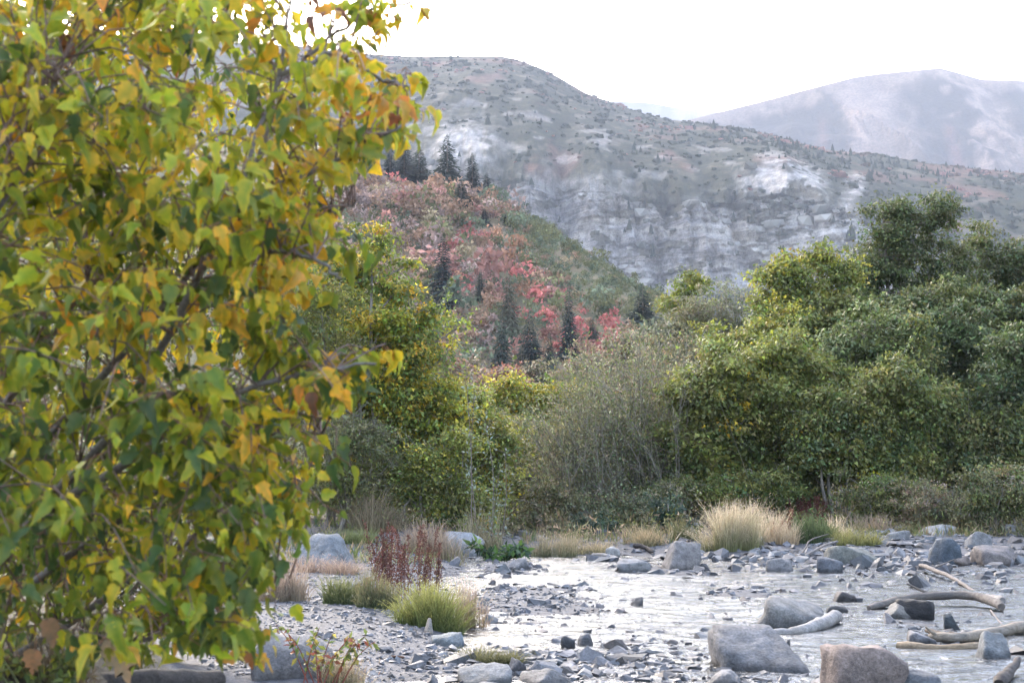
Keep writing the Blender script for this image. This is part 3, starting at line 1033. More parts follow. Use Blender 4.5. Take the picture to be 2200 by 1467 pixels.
PAL_BROWN = [(0.22, 0.165, 0.095), (0.17, 0.15, 0.08), (0.28, 0.20, 0.13)]


def make_tree(name, label, cat, Y, base_px, lobes, clumps, per, L, pal, w=None, top_pal=None, group=None, trunk_r=0.1, droop=0.7, clump_r=0.32, stems=1, bark=BARK_G, depth=1.0, twigs=0.5, wl=0.55, accents=None, seed=0):
    """lobes: pixel centre and radii at distance Y (fixed in the world from here on)"""
    r = np.random.default_rng(seed + int(base_px * 13) + int(Y * 7))
    bx = at(base_px, 1000, Y)[0]
    bz = G1(bx, Y)
    base = np.array([bx, Y, bz])
    t = thing(name, label, cat, base, group)
    s = m_per_px(Y)
    LB = []
    for lb in lobes:
        dy = lb[4] if len(lb) > 4 else r.uniform(-0.35, 0.35)
        c = at(lb[0], lb[1], Y)
        rad = np.array([lb[2] * s, 0.8 * depth * 0.5 * (lb[2] + lb[3]) * s, lb[3] * s])
        c[1] += dy * rad[1]
        LB.append((c, rad))
    zmin, zmax = min(q[0][2] - q[1][2] for q in LB), max(q[0][2] + q[1][2] for q in LB)
    tb, cb = MB(), MB()
    # stems and limbs
    ns = max(1, stems)
    tops = []
    for k in range(ns):
        off = r.normal(0, 0.25 if ns > 1 else 0.0, 2)
        tgt = LB[(k * 3) % len(LB)][0]
        b0 = np.array([base[0] + off[0], base[1] + off[1], G1(base[0] + off[0], base[1] + off[1]) - 0.15])
        mid = b0 * 0.5 + tgt * 0.5 + r.normal(0, 0.15, 3)
        if ns == 1:
            mid = np.array([base[0] * 0.7 + tgt[0] * 0.3, Y, b0[2] * 0.5 + tgt[2] * 0.5])
        pts = spline([b0, mid, tgt], 9)
        tube(tb, pts - base, np.linspace(trunk_r, trunk_r * 0.35, 9), 6, bark)
        tops.append(pts)
    allp = np.concatenate(tops)
    for (c, rad) in LB:
        cand = allp[allp[:, 2] < c[2] + 0.1]
        if not len(cand): cand = allp[:2]
        st = cand[np.argmin(np.linalg.norm((cand - c) * [1, 1, 0.6], axis=1))]
        mid = 0.5 * (st + c) + np.array([0, 0, -0.1 * np.linalg.norm(c - st)])
        end = c + np.array([0, 0, rad[2] * 0.6])
        tube(tb, spline([st, mid, c, end], 9) - base, np.linspace(trunk_r * 0.45, 0.012, 9), 5, bark)
    # each lobe breaks up into smaller tufts that overhang and leave gaps
    SB = []
    for (c, rad) in LB:
        for k in range(22):
            d = unit(r.normal(size=3) + [0, 0, 0.1])
            f = r.uniform(0.15, 0.42)
            SB.append((c + d * rad * (1.2 * r.random() ** 0.6) * [1.15, 1, 1], rad * f * r.uniform(0.7, 1.5, 3) * [1.15, 1.1, 0.75]))
    LB = SB
    vol = np.array([np.prod(q[1]) ** 0.7 for q in LB])
    vol /= vol.sum()
    # clumps of leaves
    lobe_of = r.choice(len(LB), clumps, p=vol)
    dirs = unit(r.normal(size=(clumps, 3)))
    rad_f = r.uniform(0.25, 1.0, (clumps, 1)) ** 0.5
    Cc = np.array([q[0] for q in LB])[lobe_of]
    Rr = np.array([q[1] for q in LB])[lobe_of]
    bump = 1 + 0.35 * fbm(dirs[:, 0] * 2.1 + lobe_of, dirs[:, 1] * 2.1, dirs[:, 2] * 2.1, 2)
    P = Cc + dirs * Rr * rad_f * bump[:, None]
    P[:, 2] = np.maximum(P[:, 2], G(P[:, 0], P[:, 1]) + 0.08)
    for i in np.nonzero(r.random(clumps) < twigs)[0]:
        c = Cc[i]
        st = c + (P[i] - c) * 0.15 + r.normal(0, 0.08, 3)
        tube(tb, spline([st, 0.5 * (st + P[i]) + r.normal(0, 0.06, 3) + [0, 0, 0.04], P[i] + (P[i] - c) * 0.05], 4) - base, [0.014, 0.010, 0.007, 0.004], 3, bark * r.uniform(0.8, 1.3), cap=False)
    per = int(per * 1.5)
    L = L * 0.80
    # leafy shoots that stick out of the mass
    for i in r.choice(clumps, clumps // 5, replace=False):
        o_ = unit(P[i] - Cc[i] + [0, 0, 0.35 * np.linalg.norm(P[i] - Cc[i]) + 0.05]) + r.normal(0, 0.25, 3)
        ln = r.uniform(0.35, 1.0) * min(1.0, 0.35 * (zmax - zmin)) * (Y / 43 if Y > 60 else 1)
        k = 26
        u = r.uniform(0.0, 1.0, k)[:, None]
        q = P[i] + o_ * ln * u - np.array([0, 0, 0.25 * ln]) * u ** 2 + r.normal(0, 0.05, (k, 3)) * (1.2 - u)
        q[:, 2] = np.maximum(q[:, 2], G(q[:, 0], q[:, 1], False) + 0.03)
        tube(tb, np.stack([P[i], P[i] + o_ * ln * 0.5 - [0, 0, 0.06 * ln], P[i] + o_ * ln - [0, 0, 0.25 * ln]]) - base, [0.010, 0.007, 0.003], 3, bark, cap=False)
        Ds = o_ * 0.4 + r.normal(0, 0.55, (k, 3)) + [0, 0, -0.25]
        tcol = pick(top_pal if top_pal is not None else pal, 1, None, 0.15, r) * np.exp(r.normal(0, 0.18, (k, 1)))
        tri_leaves(cb, q - base, Ds, r.normal(0, 0.5, (k, 3)) + [0, 0, 1], L * r.uniform(0.6, 1.25, k), L * wl * 1.1, np.clip(tcol, 0.005, 0.8))
    n = clumps * per
    ci = np.repeat(np.arange(clumps), per)
    cr = clump_r * r.uniform(0.5, 1.4, clumps)[ci][:, None]
    off = r.standard_t(4, (n, 3)).clip(-3.5, 3.5) * [1, 1, 0.5] * cr * 0.5
    Q = P[ci] + off
    Q[:, 2] = np.maximum(Q[:, 2], G(Q[:, 0], Q[:, 1], False) + 0.03)
    out = unit(dirs)[ci]
    D = unit(off + out * 0.3) * (1.1 - droop) + [0, 0, -droop * 0.7] + r.normal(0, 0.50, (n, 3))
    N = unit(off + out * 0.6 + [0, 0, 0.9]) + r.normal(0, 0.45, (n, 3))
    cbase = pick(pal, clumps, w, 0.20, r)
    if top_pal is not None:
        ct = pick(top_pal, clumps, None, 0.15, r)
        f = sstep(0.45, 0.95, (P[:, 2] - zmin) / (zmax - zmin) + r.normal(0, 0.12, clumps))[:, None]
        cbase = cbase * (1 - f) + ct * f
    if accents is not None:
        pal2, frac = accents
        m = r.random(clumps) < frac
        cbase[m] = pick(pal2, int(m.sum()), None, 0.15, r)
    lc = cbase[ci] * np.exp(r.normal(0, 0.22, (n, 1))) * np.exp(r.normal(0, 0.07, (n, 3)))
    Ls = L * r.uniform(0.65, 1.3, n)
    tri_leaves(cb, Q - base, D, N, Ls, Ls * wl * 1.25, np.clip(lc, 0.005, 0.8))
    tk = tb.build('trunk' if ns == 1 else 'stems', M_BARK, t, smooth=True)
    if ns > 1:
        tk['kind'] = 'stuff'
    o = cb.build('crown' if cat == 'tree' else 'foliage', M_LEAF, t)
    o['kind'] = 'stuff'
    return t


YELL = [(0.50, 0.33, 0.03), (0.42, 0.31, 0.03)]
RED = [(0.35, 0.06, 0.04)]
GB = 'trees and bushes along the creek'
# behind, right
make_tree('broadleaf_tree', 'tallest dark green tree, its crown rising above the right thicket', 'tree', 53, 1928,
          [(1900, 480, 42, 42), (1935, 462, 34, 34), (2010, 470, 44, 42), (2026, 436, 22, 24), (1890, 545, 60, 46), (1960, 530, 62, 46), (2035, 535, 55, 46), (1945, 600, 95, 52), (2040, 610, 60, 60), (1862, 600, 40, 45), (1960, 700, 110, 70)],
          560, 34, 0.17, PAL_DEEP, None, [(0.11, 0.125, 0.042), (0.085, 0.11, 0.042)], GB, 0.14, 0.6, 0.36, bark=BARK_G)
make_tree('broadleaf_tree', 'dark green tree at the right edge with a thin pointed top', 'tree', 55, 2120,
          [(2108, 500, 20, 32), (2120, 560, 46, 46), (2165, 610, 46, 52), (2195, 565, 30, 42), (2230, 600, 60, 70), (2150, 690, 90, 70), (2080, 640, 34, 50)],
          380, 34, 0.17, PAL_DEEP, None, [(0.12, 0.13, 0.042), (0.09, 0.115, 0.042)], GB, 0.12, 0.6, 0.36)
make_tree('broadleaf_tree', 'yellow-green tree with golden tips left of the tallest dark tree', 'tree', 50, 1735,
          [(1765, 558, 40, 30), (1690, 585, 46, 34), (1795, 590, 44, 44), (1655, 610, 28, 34), (1735, 640, 80, 52), (1665, 680, 54, 54), (1790, 680, 74, 66), (1640, 760, 70, 70)],
          400, 32, 0.18, PAL_YG[1:3] + PAL_GREEN, None, PAL_YG, GB, 0.10, 0.6, 0.34)
make_tree('olive_shrub', 'tall dull olive twiggy shrub between the grey willow and yellow-green tree', 'shrub', 54, 1545,
          [(1560, 660, 62, 58), (1500, 690, 62, 62), (1600, 720, 60, 70), (1530, 770, 90, 70), (1450, 760, 50, 60)],
          420, 22, 0.13, PAL_OLIVE, None, PAL_GREY, GB, 0.05, 0.3, 0.34, stems=7, twigs=0.9, wl=0.4)
make_tree('yellow_sapling', 'thin yellow-green sapling poking above the olive shrub', 'sapling', 56, 1478,
          [(1475, 618, 24, 34), (1490, 660, 30, 34), (1440, 660, 22, 26), (1500, 612, 16, 20)], 70, 30, 0.17, PAL_YG[:3], None, PAL_YG, GB, 0.05, 0.6, 0.3)
# the thicket in front
make_tree('thicket_tree', 'rounded green bushy tree at the left end of the right thicket', 'tree', 42, 1540,
          [(1545, 790, 66, 54), (1500, 845, 50, 56), (1590, 850, 76, 76), (1530, 930, 80, 76), (1600, 960, 74, 80), (1550, 1030, 76, 50), (1490, 1000, 50, 50), (1610, 1060, 60, 36)], 520, 36, 0.175, PAL_GREEN, None,
          [(0.23, 0.235, 0.055), (0.17, 0.20, 0.05)], GB, 0.09, 0.5, 0.34, stems=3, accents=(YELL, 0.015))
make_tree('thicket_tree', 'yellowish green bushy tree second from the left in the right thicket', 'tree', 43.5, 1700,
          [(1690, 770, 76, 62), (1660, 850, 80, 80), (1740, 840, 80, 84), (1700, 930, 96, 84), (1660, 1000, 80, 60), (1760, 1000, 64, 60), (1700, 1050, 70, 40)], 560, 36, 0.175, PAL_GREEN, [2, 1, 2, 1, 2],
          [(0.22, 0.225, 0.055), (0.16, 0.19, 0.05)], GB, 0.09, 0.5, 0.34, stems=3, accents=(YELL, 0.015))
make_tree('thicket_tree', 'blue-green bushy tree in the middle of the right thicket', 'tree', 45, 1870,
          [(1880, 720, 84, 58), (1820, 780, 70, 66), (1920, 790, 84, 72), (1860, 870, 90, 76), (1930, 890, 60, 66), (1830, 950, 70, 66)], 560, 36, 0.175, PAL_DARK + [(0.10, 0.14, 0.06)], None,
          [(0.15, 0.185, 0.07), (0.13, 0.165, 0.06)], GB, 0.09, 0.5, 0.34, stems=2)
make_tree('thicket_tree', 'dense dark green bushy tree under the pointed tree on the right', 'tree', 46.5, 2050,
          [(2040, 710, 80, 60), (2090, 780, 76, 76), (2000, 800, 72, 76), (2060, 870, 84, 70), (1990, 900, 44, 40)], 500, 36, 0.175, PAL_DEEP, None,
          [(0.11, 0.14, 0.05), (0.09, 0.12, 0.048)], GB, 0.09, 0.5, 0.34, stems=2)
make_tree('thicket_tree', 'green bushy tree cut off by the right edge of the view', 'tree', 43, 2190,
          [(2180, 760, 60, 62), (2230, 820, 80, 80), (2160, 860, 54, 70), (2200, 940, 56, 50), (2130, 940, 44, 46)], 420, 36, 0.175, PAL_DEEP, None,
          [(0.11, 0.14, 0.05)], GB, 0.09, 0.5, 0.34, stems=2)
make_tree('thicket_tree', 'light green bushy tree filling the thicket under the yellow-green tree', 'tree', 47.5, 1640,
          [(1620, 730, 70, 50), (1700, 710, 80, 50), (1580, 770, 60, 50), (1660, 790, 90, 60)], 330, 34, 0.18, PAL_YG + PAL_GREEN, None, PAL_YG, GB, 0.08, 0.5, 0.34, stems=2)
make_tree('thicket_tree', 'mid green bushy tree between the yellow-green tree and tallest tree', 'tree', 48.5, 1820,
          [(1800, 700, 80, 50), (1760, 740, 70, 50), (1850, 670, 60, 46), (1800, 800, 90, 70)], 330, 34, 0.18, PAL_GREEN, None, PAL_GREEN, GB, 0.08, 0.5, 0.34, stems=2)
make_tree('thicket_tree', 'dark green bushy tree below the right edge tree', 'tree', 49, 2090,
          [(2050, 660, 80, 50), (2140, 680, 80, 60), (2190, 700, 60, 70), (1980, 680, 60, 50)], 330, 34, 0.18, PAL_DARK, None, PAL_DARK, GB, 0.08, 0.5, 0.34, stems=2)
make_tree('thicket_tree', 'fresh green bushy tree in front of the blue-green one in the thicket', 'tree', 41.5, 1890,
          [(1880, 850, 70, 66), (1860, 920, 66, 60), (1940, 890, 60, 60), (1950, 960, 70, 50), (1880, 1000, 70, 40)], 380, 34, 0.16, PAL_GREEN, None, PAL_GREEN, GB, 0.07, 0.5, 0.34, stems=3)
make_tree('thicket_tree', 'low green bushy tree at the foot of the right edge trees', 'tree', 42.2, 2090,
          [(2060, 940, 70, 50), (2140, 960, 70, 50), (2080, 1000, 90, 34), (2180, 900, 50, 50), (2030, 880, 50, 50)], 340, 34, 0.16, PAL_DARK, None, PAL_GREEN, GB, 0.07, 0.5, 0.34, stems=3)
make_tree('thicket_tree', 'warm green bushy tree joining the two left trees of the right thicket', 'tree', 42.6, 1640,
          [(1630, 820, 60, 60), (1640, 900, 60, 70), (1620, 980, 60, 60), (1660, 760, 60, 50), (1640, 1050, 80, 40)], 360, 34, 0.16, PAL_GREEN, None, PAL_YG, GB, 0.07, 0.5, 0.34, stems=3, accents=(YELL, 0.015))
make_tree('thicket_tree', 'green bushy tree closing the gap left of the dense dark tree', 'tree', 44.2, 1960,
          [(1960, 760, 60, 60), (1970, 840, 60, 66), (1960, 920, 70, 60), (1990, 980, 80, 44), (2100, 960, 70, 44), (2110, 880, 50, 60)], 420, 34, 0.16, PAL_DARK, None, PAL_GREEN, GB, 0.07, 0.5, 0.34, stems=3)
make_tree('thicket_tree', 'low green bushy tree spilling down in the middle of the right thicket', 'tree', 41, 1800,
          [(1790, 900, 70, 60), (1840, 960, 70, 60), (1760, 970, 60, 60), (1900, 980, 60, 50)], 360, 34, 0.16, PAL_GREEN + PAL_DARK, None, PAL_GREEN, GB, 0.07, 0.5, 0.32, stems=3, accents=(YELL, 0.01))
make_tree('green_tree', 'green tree standing behind the yellow-green tree and its golden tips', 'tree', 43, 800,
          [(720, 620, 70, 70), (790, 680, 80, 70), (850, 760, 90, 70), (920, 840, 70, 70), (770, 820, 90, 90), (960, 920, 60, 60), (860, 900, 90, 80), (720, 760, 70, 80)], 560, 30, 0.17, PAL_GREEN + PAL_YG, None, PAL_YG, GB, 0.10, 0.5, 0.36, stems=3, accents=(YELL, 0.04))
for (px, Y, l, lab) in [(1640, 60, [(1640, 860, 160, 120)], 'deep green bush filling the gap behind the left half of the thicket'), (1960, 60, [(1960, 860, 200, 110)], 'deep green bush filling the gap behind the right half of the thicket'),
                        (2250, 58, [(2240, 850, 120, 140)], 'deep green bush behind the right edge of the thicket')]:
    make_tree('background_bush', lab, 'bush', Y, px, l, 200, 26, 0.2, PAL_DARK, None, None, GB, 0.07, 0.6, 0.5, stems=4)

# middle: grey willows and yellow shrubs
def willow(label, Y, base_pxs, fan, n, Hpx, pal, seed, lean, group=GB, leafL=0.11, per=78):
    r = np.random.default_rng(seed)
    s = m_per_px(Y)
    b0 = at(np.mean(base_pxs), 1000, Y)[0]
    base = np.array([b0, Y, G1(b0, Y)])
    t = thing('willow_bush', label, 'bush', base, group)
    tb, cb = MB(), MB()
    for k in range(n):
        x = at(r.uniform(*base_pxs), 1000, Y)[0]
        y = Y + r.normal(0, 0.9)
        p0 = np.array([x, y, G1(x, y) - 0.05])
        h = Hpx * s * r.uniform(0.45, 1.05)
        a = r.normal(lean, fan)
        end = p0 + np.array([math.sin(a) * h, r.normal(0, 0.22) * h, math.cos(a) * h])
        mid = 0.55 * p0 + 0.45 * end + np.array([-0.10 * math.sin(a) * h, 0, 0.05 * h]) + r.normal(0, 0.12, 3)
        pts = spline([p0, mid, end], 8)
        c = np.array([0.20, 0.175, 0.15]) * r.uniform(0.5, 1.4)
        w = r.random() < 0.12
        tube(tb, pts - base, np.linspace(0.022 if w else 0.013, 0.004, 8), 3, c * (1.3 if w else 1), cap=False)
        # side twigs with narrow leaves
        m = per
        u = r.uniform(0.25, 1.0, m)
        q = np.stack([np.interp(u, np.linspace(0, 1, 8), pts[:, j]) for j in range(3)], 1)
        d = unit(end - p0) * 0.6 + r.normal(0, 0.5, (m, 3))
        tw = q + d * r.uniform(0.05, 0.55, (m, 1))
        for j in range(0, m, 7):
            tube(tb, np.stack([q[j], 0.5 * (q[j] + tw[j]) + [0, 0, 0.02], tw[j]]) - base, [0.006, 0.005, 0.003], 3, c * 1.1, cap=False)
        cc = pick(pal, m, None, 0.25, r)
        leaves(cb, tw - base, d + r.normal(0, 0.5, (m, 3)), r.normal(size=(m, 3)) + [0, 0, 0.8], leafL * r.uniform(0.7, 1.4, m), leafL * 0.42, cc, 0.15)
    tb.build('stems', M_BARK, t)['kind'] = 'stuff'
    o = cb.build('foliage', M_LEAF, t)
    o['kind'] = 'stuff'


for k, (px, Y, lb, pal, lab) in enumerate([
    (1000, 130, [(990, 800, 40, 40), (1030, 830, 40, 36), (960, 840, 40, 40)], [(0.20, 0.15, 0.10), (0.14, 0.13, 0.07)], 'brown-olive tree behind the pale sapling at the hillside foot'),
    (1075, 120, [(1075, 820, 36, 36), (1050, 850, 40, 34), (1100, 850, 34, 34)], [(0.30, 0.14, 0.11), (0.22, 0.14, 0.09)], 'dull red tree above the yellow-green shrub at the hillside foot'),
    (1150, 125, [(1150, 815, 34, 30), (1180, 835, 40, 36), (1130, 850, 40, 36)], [(0.16, 0.13, 0.08), (0.12, 0.12, 0.06)], 'dark brown tree above the yellow-green shrub spire'),
    (1250, 130, [(1240, 800, 40, 34), (1290, 790, 40, 30), (1260, 850, 60, 50)], [(0.16, 0.155, 0.08), (0.2, 0.15, 0.1)], 'olive tree behind the top of the grey willows'),
    (930, 125, [(920, 760, 40, 40), (890, 800, 50, 50), (940, 820, 40, 50)], [(0.26, 0.14, 0.11), (0.18, 0.13, 0.09)], 'mauve-brown tree behind the golden tips of the yellow-green tree'),
    (1360, 120, [(1350, 740, 40, 34), (1390, 770, 40, 40), (1330, 800, 50, 50)], [(0.22, 0.16, 0.10), (0.14, 0.14, 0.07)], 'tan-olive tree below the broad right-foot conifer'),
    (1440, 110, [(1440, 740, 50, 50), (1480, 720, 40, 40)], [(0.13, 0.14, 0.08), (0.11, 0.12, 0.06)], 'grey-green tree behind the olive shrub and willow'),
]):
    make_tree('hill_foot_tree', lab, 'tree', Y, px, lb, 150, 24, 0.42, pal, None, None, 'autumn trees at the hillside foot', 0.12, 0.4, 0.8, stems=2)
willow('large grey twiggy willow bush in the middle, its stems arching over', 43, (1330, 1450), 0.30, 230, 385, PAL_GREY + PAL_OLIVE + PAL_YG[1:3], 91, -0.28, per=88)
willow('grey-green willow bush with fine leaves left of the large grey willow', 42, (1200, 1320), 0.26, 150, 270, PAL_GREY + PAL_OLIVE, 92, -0.20)
willow('brownish bare-twigged willow bush against the right thicket', 45, (1400, 1490), 0.20, 130, 400, PAL_GREY + PAL_BROWN, 93, -0.06)
make_tree('yellow_shrub', 'yellow-green shrub with a thin spire between the hillside and grey willow', 'shrub', 55, 1110,
          [(1098, 812, 16, 26), (1120, 850, 48, 34), (1070, 880, 50, 44), (1160, 880, 70, 50), (1110, 940, 90, 60), (1210, 850, 40, 40), (1230, 920, 50, 50)], 420, 30, 0.18, PAL_YG, None, PAL_YEL[:3], GB, 0.06, 0.6, 0.34, stems=4, accents=(YELL, 0.08))
make_tree('olive_bush', 'low olive green bush in front of the yellow-green shrub', 'bush', 46, 1110,
          [(1100, 980, 70, 60), (1160, 960, 70, 60), (1200, 1030, 70, 60), (1050, 1020, 50, 60), (1120, 1070, 90, 60), (1240, 960, 50, 60)], 520, 30, 0.12, PAL_OLIVE + PAL_GREEN, None, PAL_YG, GB, 0.05, 0.5, 0.34, stems=5)
make_tree('olive_bush', 'grey-green tangle of leaves under the large grey willow', 'bush', 40, 1320,
          [(1200, 1080, 60, 45), (1290, 1090, 60, 40), (1370, 1100, 60, 36), (1250, 1120, 90, 26), (1420, 1080, 40, 40), (1150, 1120, 60, 40), (1340, 1135, 80, 26), (1090, 1130, 50, 30)], 420, 28, 0.10, PAL_OLIVE + PAL_GREY, None, None, GB, 0.03, 0.4, 0.32, stems=5)
make_tree('leafy_weed', 'clump of long blue-green leaves beside the blond grass', 'weed', 37, 1440,
          [(1435, 1100, 32, 36), (1455, 1130, 30, 26), (1420, 1140, 22, 24)], 60, 26, 0.16, [(0.07, 0.10, 0.06), (0.05, 0.085, 0.06), (0.16, 0.16, 0.04)], None, None, GB, 0.02, 0.8, 0.22, stems=4, wl=0.3)
make_tree('leafy_weed', 'dark blue-green leafy weed clump on the far bank left of the pale stones', 'weed', 37, 1285,
          [(1285, 1130, 34, 26), (1262, 1142, 24, 18)], 50, 26, 0.13, [(0.05, 0.085, 0.055), (0.07, 0.10, 0.06)], None, None, GB, 0.02, 0.6, 0.2, stems=4, wl=0.4)

# left: the yellow-green tree behind the maple
make_tree('yellow_green_tree', 'yellow-green tree with bright golden tips behind the big maple', 'tree', 38, 830,
          [(800, 520, 40, 34), (770, 590, 56, 50), (850, 620, 44, 36), (905, 690, 50, 34), (945, 665, 26, 14), (820, 690, 70, 60), (760, 740, 70, 70), (890, 770, 66, 50), (960, 760, 30, 26), (940, 850, 56, 44), (850, 850, 70, 54), (780, 830, 60, 60), (900, 910, 50, 36), (870, 570, 22, 20), (985, 700, 20, 16), (700, 600, 60, 60), (980, 900, 44, 40), (720, 860, 60, 60)],
          760, 26, 0.15, PAL_YEL, [1.2, 1.6, 2, 1, 1.4], None, GB, 0.09, 0.65, 0.30, stems=3)
make_tree('olive_shrub', 'dark small-leaved shrub between the maple and the yellow-green tree', 'shrub', 36, 700,
          [(690, 660, 60, 60), (720, 740, 50, 80), (640, 740, 60, 90), (690, 860, 70, 80)], 320, 30, 0.10, PAL_GREEN + PAL_OLIVE, None, PAL_YG, GB, 0.05, 0.4, 0.32, stems=5, wl=0.5)
make_tree('olive_shrub', 'olive brown small-leaved shrub under the yellow-green tree', 'shrub', 34.5, 735,
          [(740, 930, 66, 60), (780, 990, 60, 60), (710, 1010, 70, 70), (760, 1060, 70, 50)], 420, 30, 0.09, PAL_OLIVE + PAL_GREEN, None, PAL_OLIVE, GB, 0.05, 0.4, 0.30, stems=6, wl=0.5)
make_tree('green_bush', 'green leafy bush low under the golden tips of the yellow-green tree', 'bush', 35, 900,
          [(850, 1010, 60, 34), (930, 985, 46, 40), (995, 950, 30, 34), (890, 1065, 90, 40), (990, 1060, 46, 44), (940, 1112, 80, 30), (810, 1080, 50, 34), (1030, 1100, 40, 34)], 400, 30, 0.11, PAL_GREEN + PAL_YG, None, PAL_YG, GB, 0.05, 0.55, 0.30, stems=6, accents=(YELL, 0.015))
make_tree('yellow_green_bush', 'loose yellow-green bush sloping down right of the golden-tipped tree', 'bush', 40, 1000,
          [(985, 850, 44, 50), (1010, 900, 56, 56), (1030, 970, 60, 60), (975, 960, 60, 60), (1050, 1040, 60, 50), (1000, 1050, 60, 60), (1070, 960, 40, 50)], 460, 28, 0.13, PAL_YG + PAL_GREEN, None, PAL_YG, GB, 0.05, 0.5, 0.34, stems=5, accents=(YELL, 0.05))
make_tree('yellow_green_bush', 'broad leafy bush filling under the golden-tipped tree', 'bush', 38.5, 850,
          [(800, 880, 80, 70), (880, 940, 80, 70), (820, 980, 80, 70), (920, 1040, 70, 60), (850, 1070, 90, 50), (760, 1010, 60, 70)], 460, 28, 0.13, PAL_GREEN + PAL_OLIVE, None, PAL_YG, GB, 0.05, 0.5, 0.36, stems=5, accents=(YELL, 0.04))
make_tree('dark_bush', 'dark shaded bush behind the maple leaves over the gravel', 'bush', 39, 620,
          [(620, 980, 90, 90), (540, 960, 90, 100), (660, 1060, 60, 60), (580, 1060, 90, 50), (450, 900, 120, 160), (250, 850, 180, 240), (600, 720, 110, 130), (430, 640, 150, 150), (560, 520, 120, 110), (200, 560, 180, 200)], 760, 30, 0.14, PAL_DARK, None, None, GB, 0.06, 0.5, 0.4, stems=6)


make_tree('shaded_bush', 'dark leafy bush low behind the maple in the left corner', 'bush', 13, 120,
          [(60, 1250, 150, 130), (250, 1230, 150, 120), (380, 1300, 90, 70), (-80, 1150, 150, 160), (150, 1080, 160, 120)], 420, 30, 0.08, PAL_DARK + PAL_OLIVE, None, None, GB, 0.03, 0.5, 0.22, stems=5)


def ground_cover():
    r = np.random.default_rng(8)
    n = 4200
    X = r.uniform(-14, 24, n)
    Y = r.uniform(33.8, 58, n)
    k = (Y + 1.0 * fbm(X * 0.4, Y * 0.2, 2.0, 2)) > np.where((X > 0.3) & (X < 5.5), 34.3, 35.9)
    k &= ~((X < -3) & (X > -8) & (Y < 38))
    X, Y = X[k], Y[k]
    n = len(X)
    Z = G(X, Y)
    m = 13
    ci = np.repeat(np.arange(n), m)
    h = r.uniform(0.15, 0.6, n)[ci]
    P = np.stack([X[ci], Y[ci], Z[ci]], 1) + r.normal(0, 1, (n * m, 3)) * [0.14, 0.14, 0]
    P[:, 2] += h * r.random(n * m)
    D = r.normal(0, 0.6, (n * m, 3)) + [0, 0, 0.7]
    zone = (0.5 + fbm(X * 0.3, Y * 0.3, 5.0, 2))[:, None]
    c = pick(PAL_OLIVE + PAL_GREEN, n, None, 0.2, r) * (1 - np.clip(zone, 0, 1)) + pick([STRAW, (0.28, 0.2, 0.13), (0.2, 0.17, 0.09)], n, None, 0.2, r) * np.clip(zone, 0, 1) * 0.8
    mb = MB()
    leaves(mb, P, D, r.normal(size=(n * m, 3)) + [0, -0.3, 0.6], r.uniform(0.07, 0.22, n * m), r.uniform(0.015, 0.06, n * m), c[ci] * np.exp(r.normal(0, 0.2, (n * m, 1))), 0.15)
    n2 = 1700
    X = np.concatenate([r.uniform(0.2, 17, n2), r.uniform(-9, -1, 1500)])
    Y = np.concatenate([np.abs(r.normal(0, 1.3, n2)) + 33.6 + 0.6 * np.clip(X[:n2] - 6, 0, 3), r.uniform(26, 37, 1500)])
    k = fbm(X * 0.5, Y * 0.5, 12.0, 3) > -0.12
    X, Y = X[k], Y[k]
    h = np.minimum(np.exp(r.normal(-1.45, 0.35, len(X))), 0.42)
    P = np.stack([X, Y, G(X, Y)], 1)
    D = r.normal(0, 0.38, (len(X), 3)) + [0, 0, 1]
    c = pick([STRAW, (0.3, 0.25, 0.13), (0.22, 0.21, 0.09), (0.14, 0.17, 0.06), (0.12, 0.15, 0.05)], len(X), None, 0.2, r)
    for q in range(3):
        leaves(mb, P + r.normal(0, 0.05, P.shape) * [1, 1, 0], D + r.normal(0, 0.3, P.shape), r.normal(size=P.shape) + [0, -0.8, 0.2], h * r.uniform(0.6, 1.2, len(X)), 0.014, c, 0.1)
    tag(mb.build('ground_cover', M_LEAF), 'low weeds and dry grass covering the banks under the bushes', 'ground cover', kind='stuff')


def sapling():
    Y = 33.5
    b = at(1035, 1000, Y)
    base = np.array([b[0], Y, G1(b[0], Y)])
    t = thing('pale_sapling', 'slender sapling with pale silvery leaves at the water edge', 'sapling', base, GB)
    r = np.random.default_rng(5)
    tb, cb = MB(), MB()
    for (x0, x1, top, bot) in [(1030, 1020, 835, 1150), (1050, 1042, 900, 1150), (1012, 1000, 780, 1120), (1075, 1085, 960, 1150), (1055, 1075, 1000, 1160)]:
        p0, p1 = at(x0, bot, Y), at(x1, top, Y)
        p0[2] = G1(p0[0], Y) - 0.05
        p1[1] += r.normal(0, 0.3)
        pts = spline([p0, 0.5 * (p0 + p1) + r.normal(0, 0.1, 3), p1], 9)
        tube(tb, pts - base, np.linspace(0.014, 0.004, 9), 4, (0.16, 0.13, 0.11), cap=False)
        n = 75
        u = r.uniform(0.12, 1, n)
        q = np.stack([np.interp(u, np.linspace(0, 1, 9), pts[:, j]) for j in range(3)], 1)
        d = r.normal(size=(n, 3)) + [0, 0, 0.3]
        q2 = q + unit(d) * r.uniform(0.02, 0.2, (n, 1))
        for j in range(0, n, 2):
            tube(tb, np.stack([q[j], q2[j]]) - base, [0.004, 0.002], 3, (0.16, 0.13, 0.11), cap=False)
        leaves(cb, q2 - base, d, r.normal(size=(n, 3)) + [0, -0.6, 0.8], 0.10 * r.uniform(.7, 1.2, n), 0.055, pick([(0.22, 0.25, 0.18), (0.16, 0.20, 0.08), (0.28, 0.31, 0.25), (0.2, 0.22, 0.08)], n, None, 0.15, r), 0.15)
    tb.build('stems', M_BARK, t)['kind'] = 'stuff'
    cb.build('foliage', M_LEAF, t)['kind'] = 'stuff'


sapling()
ground_cover()
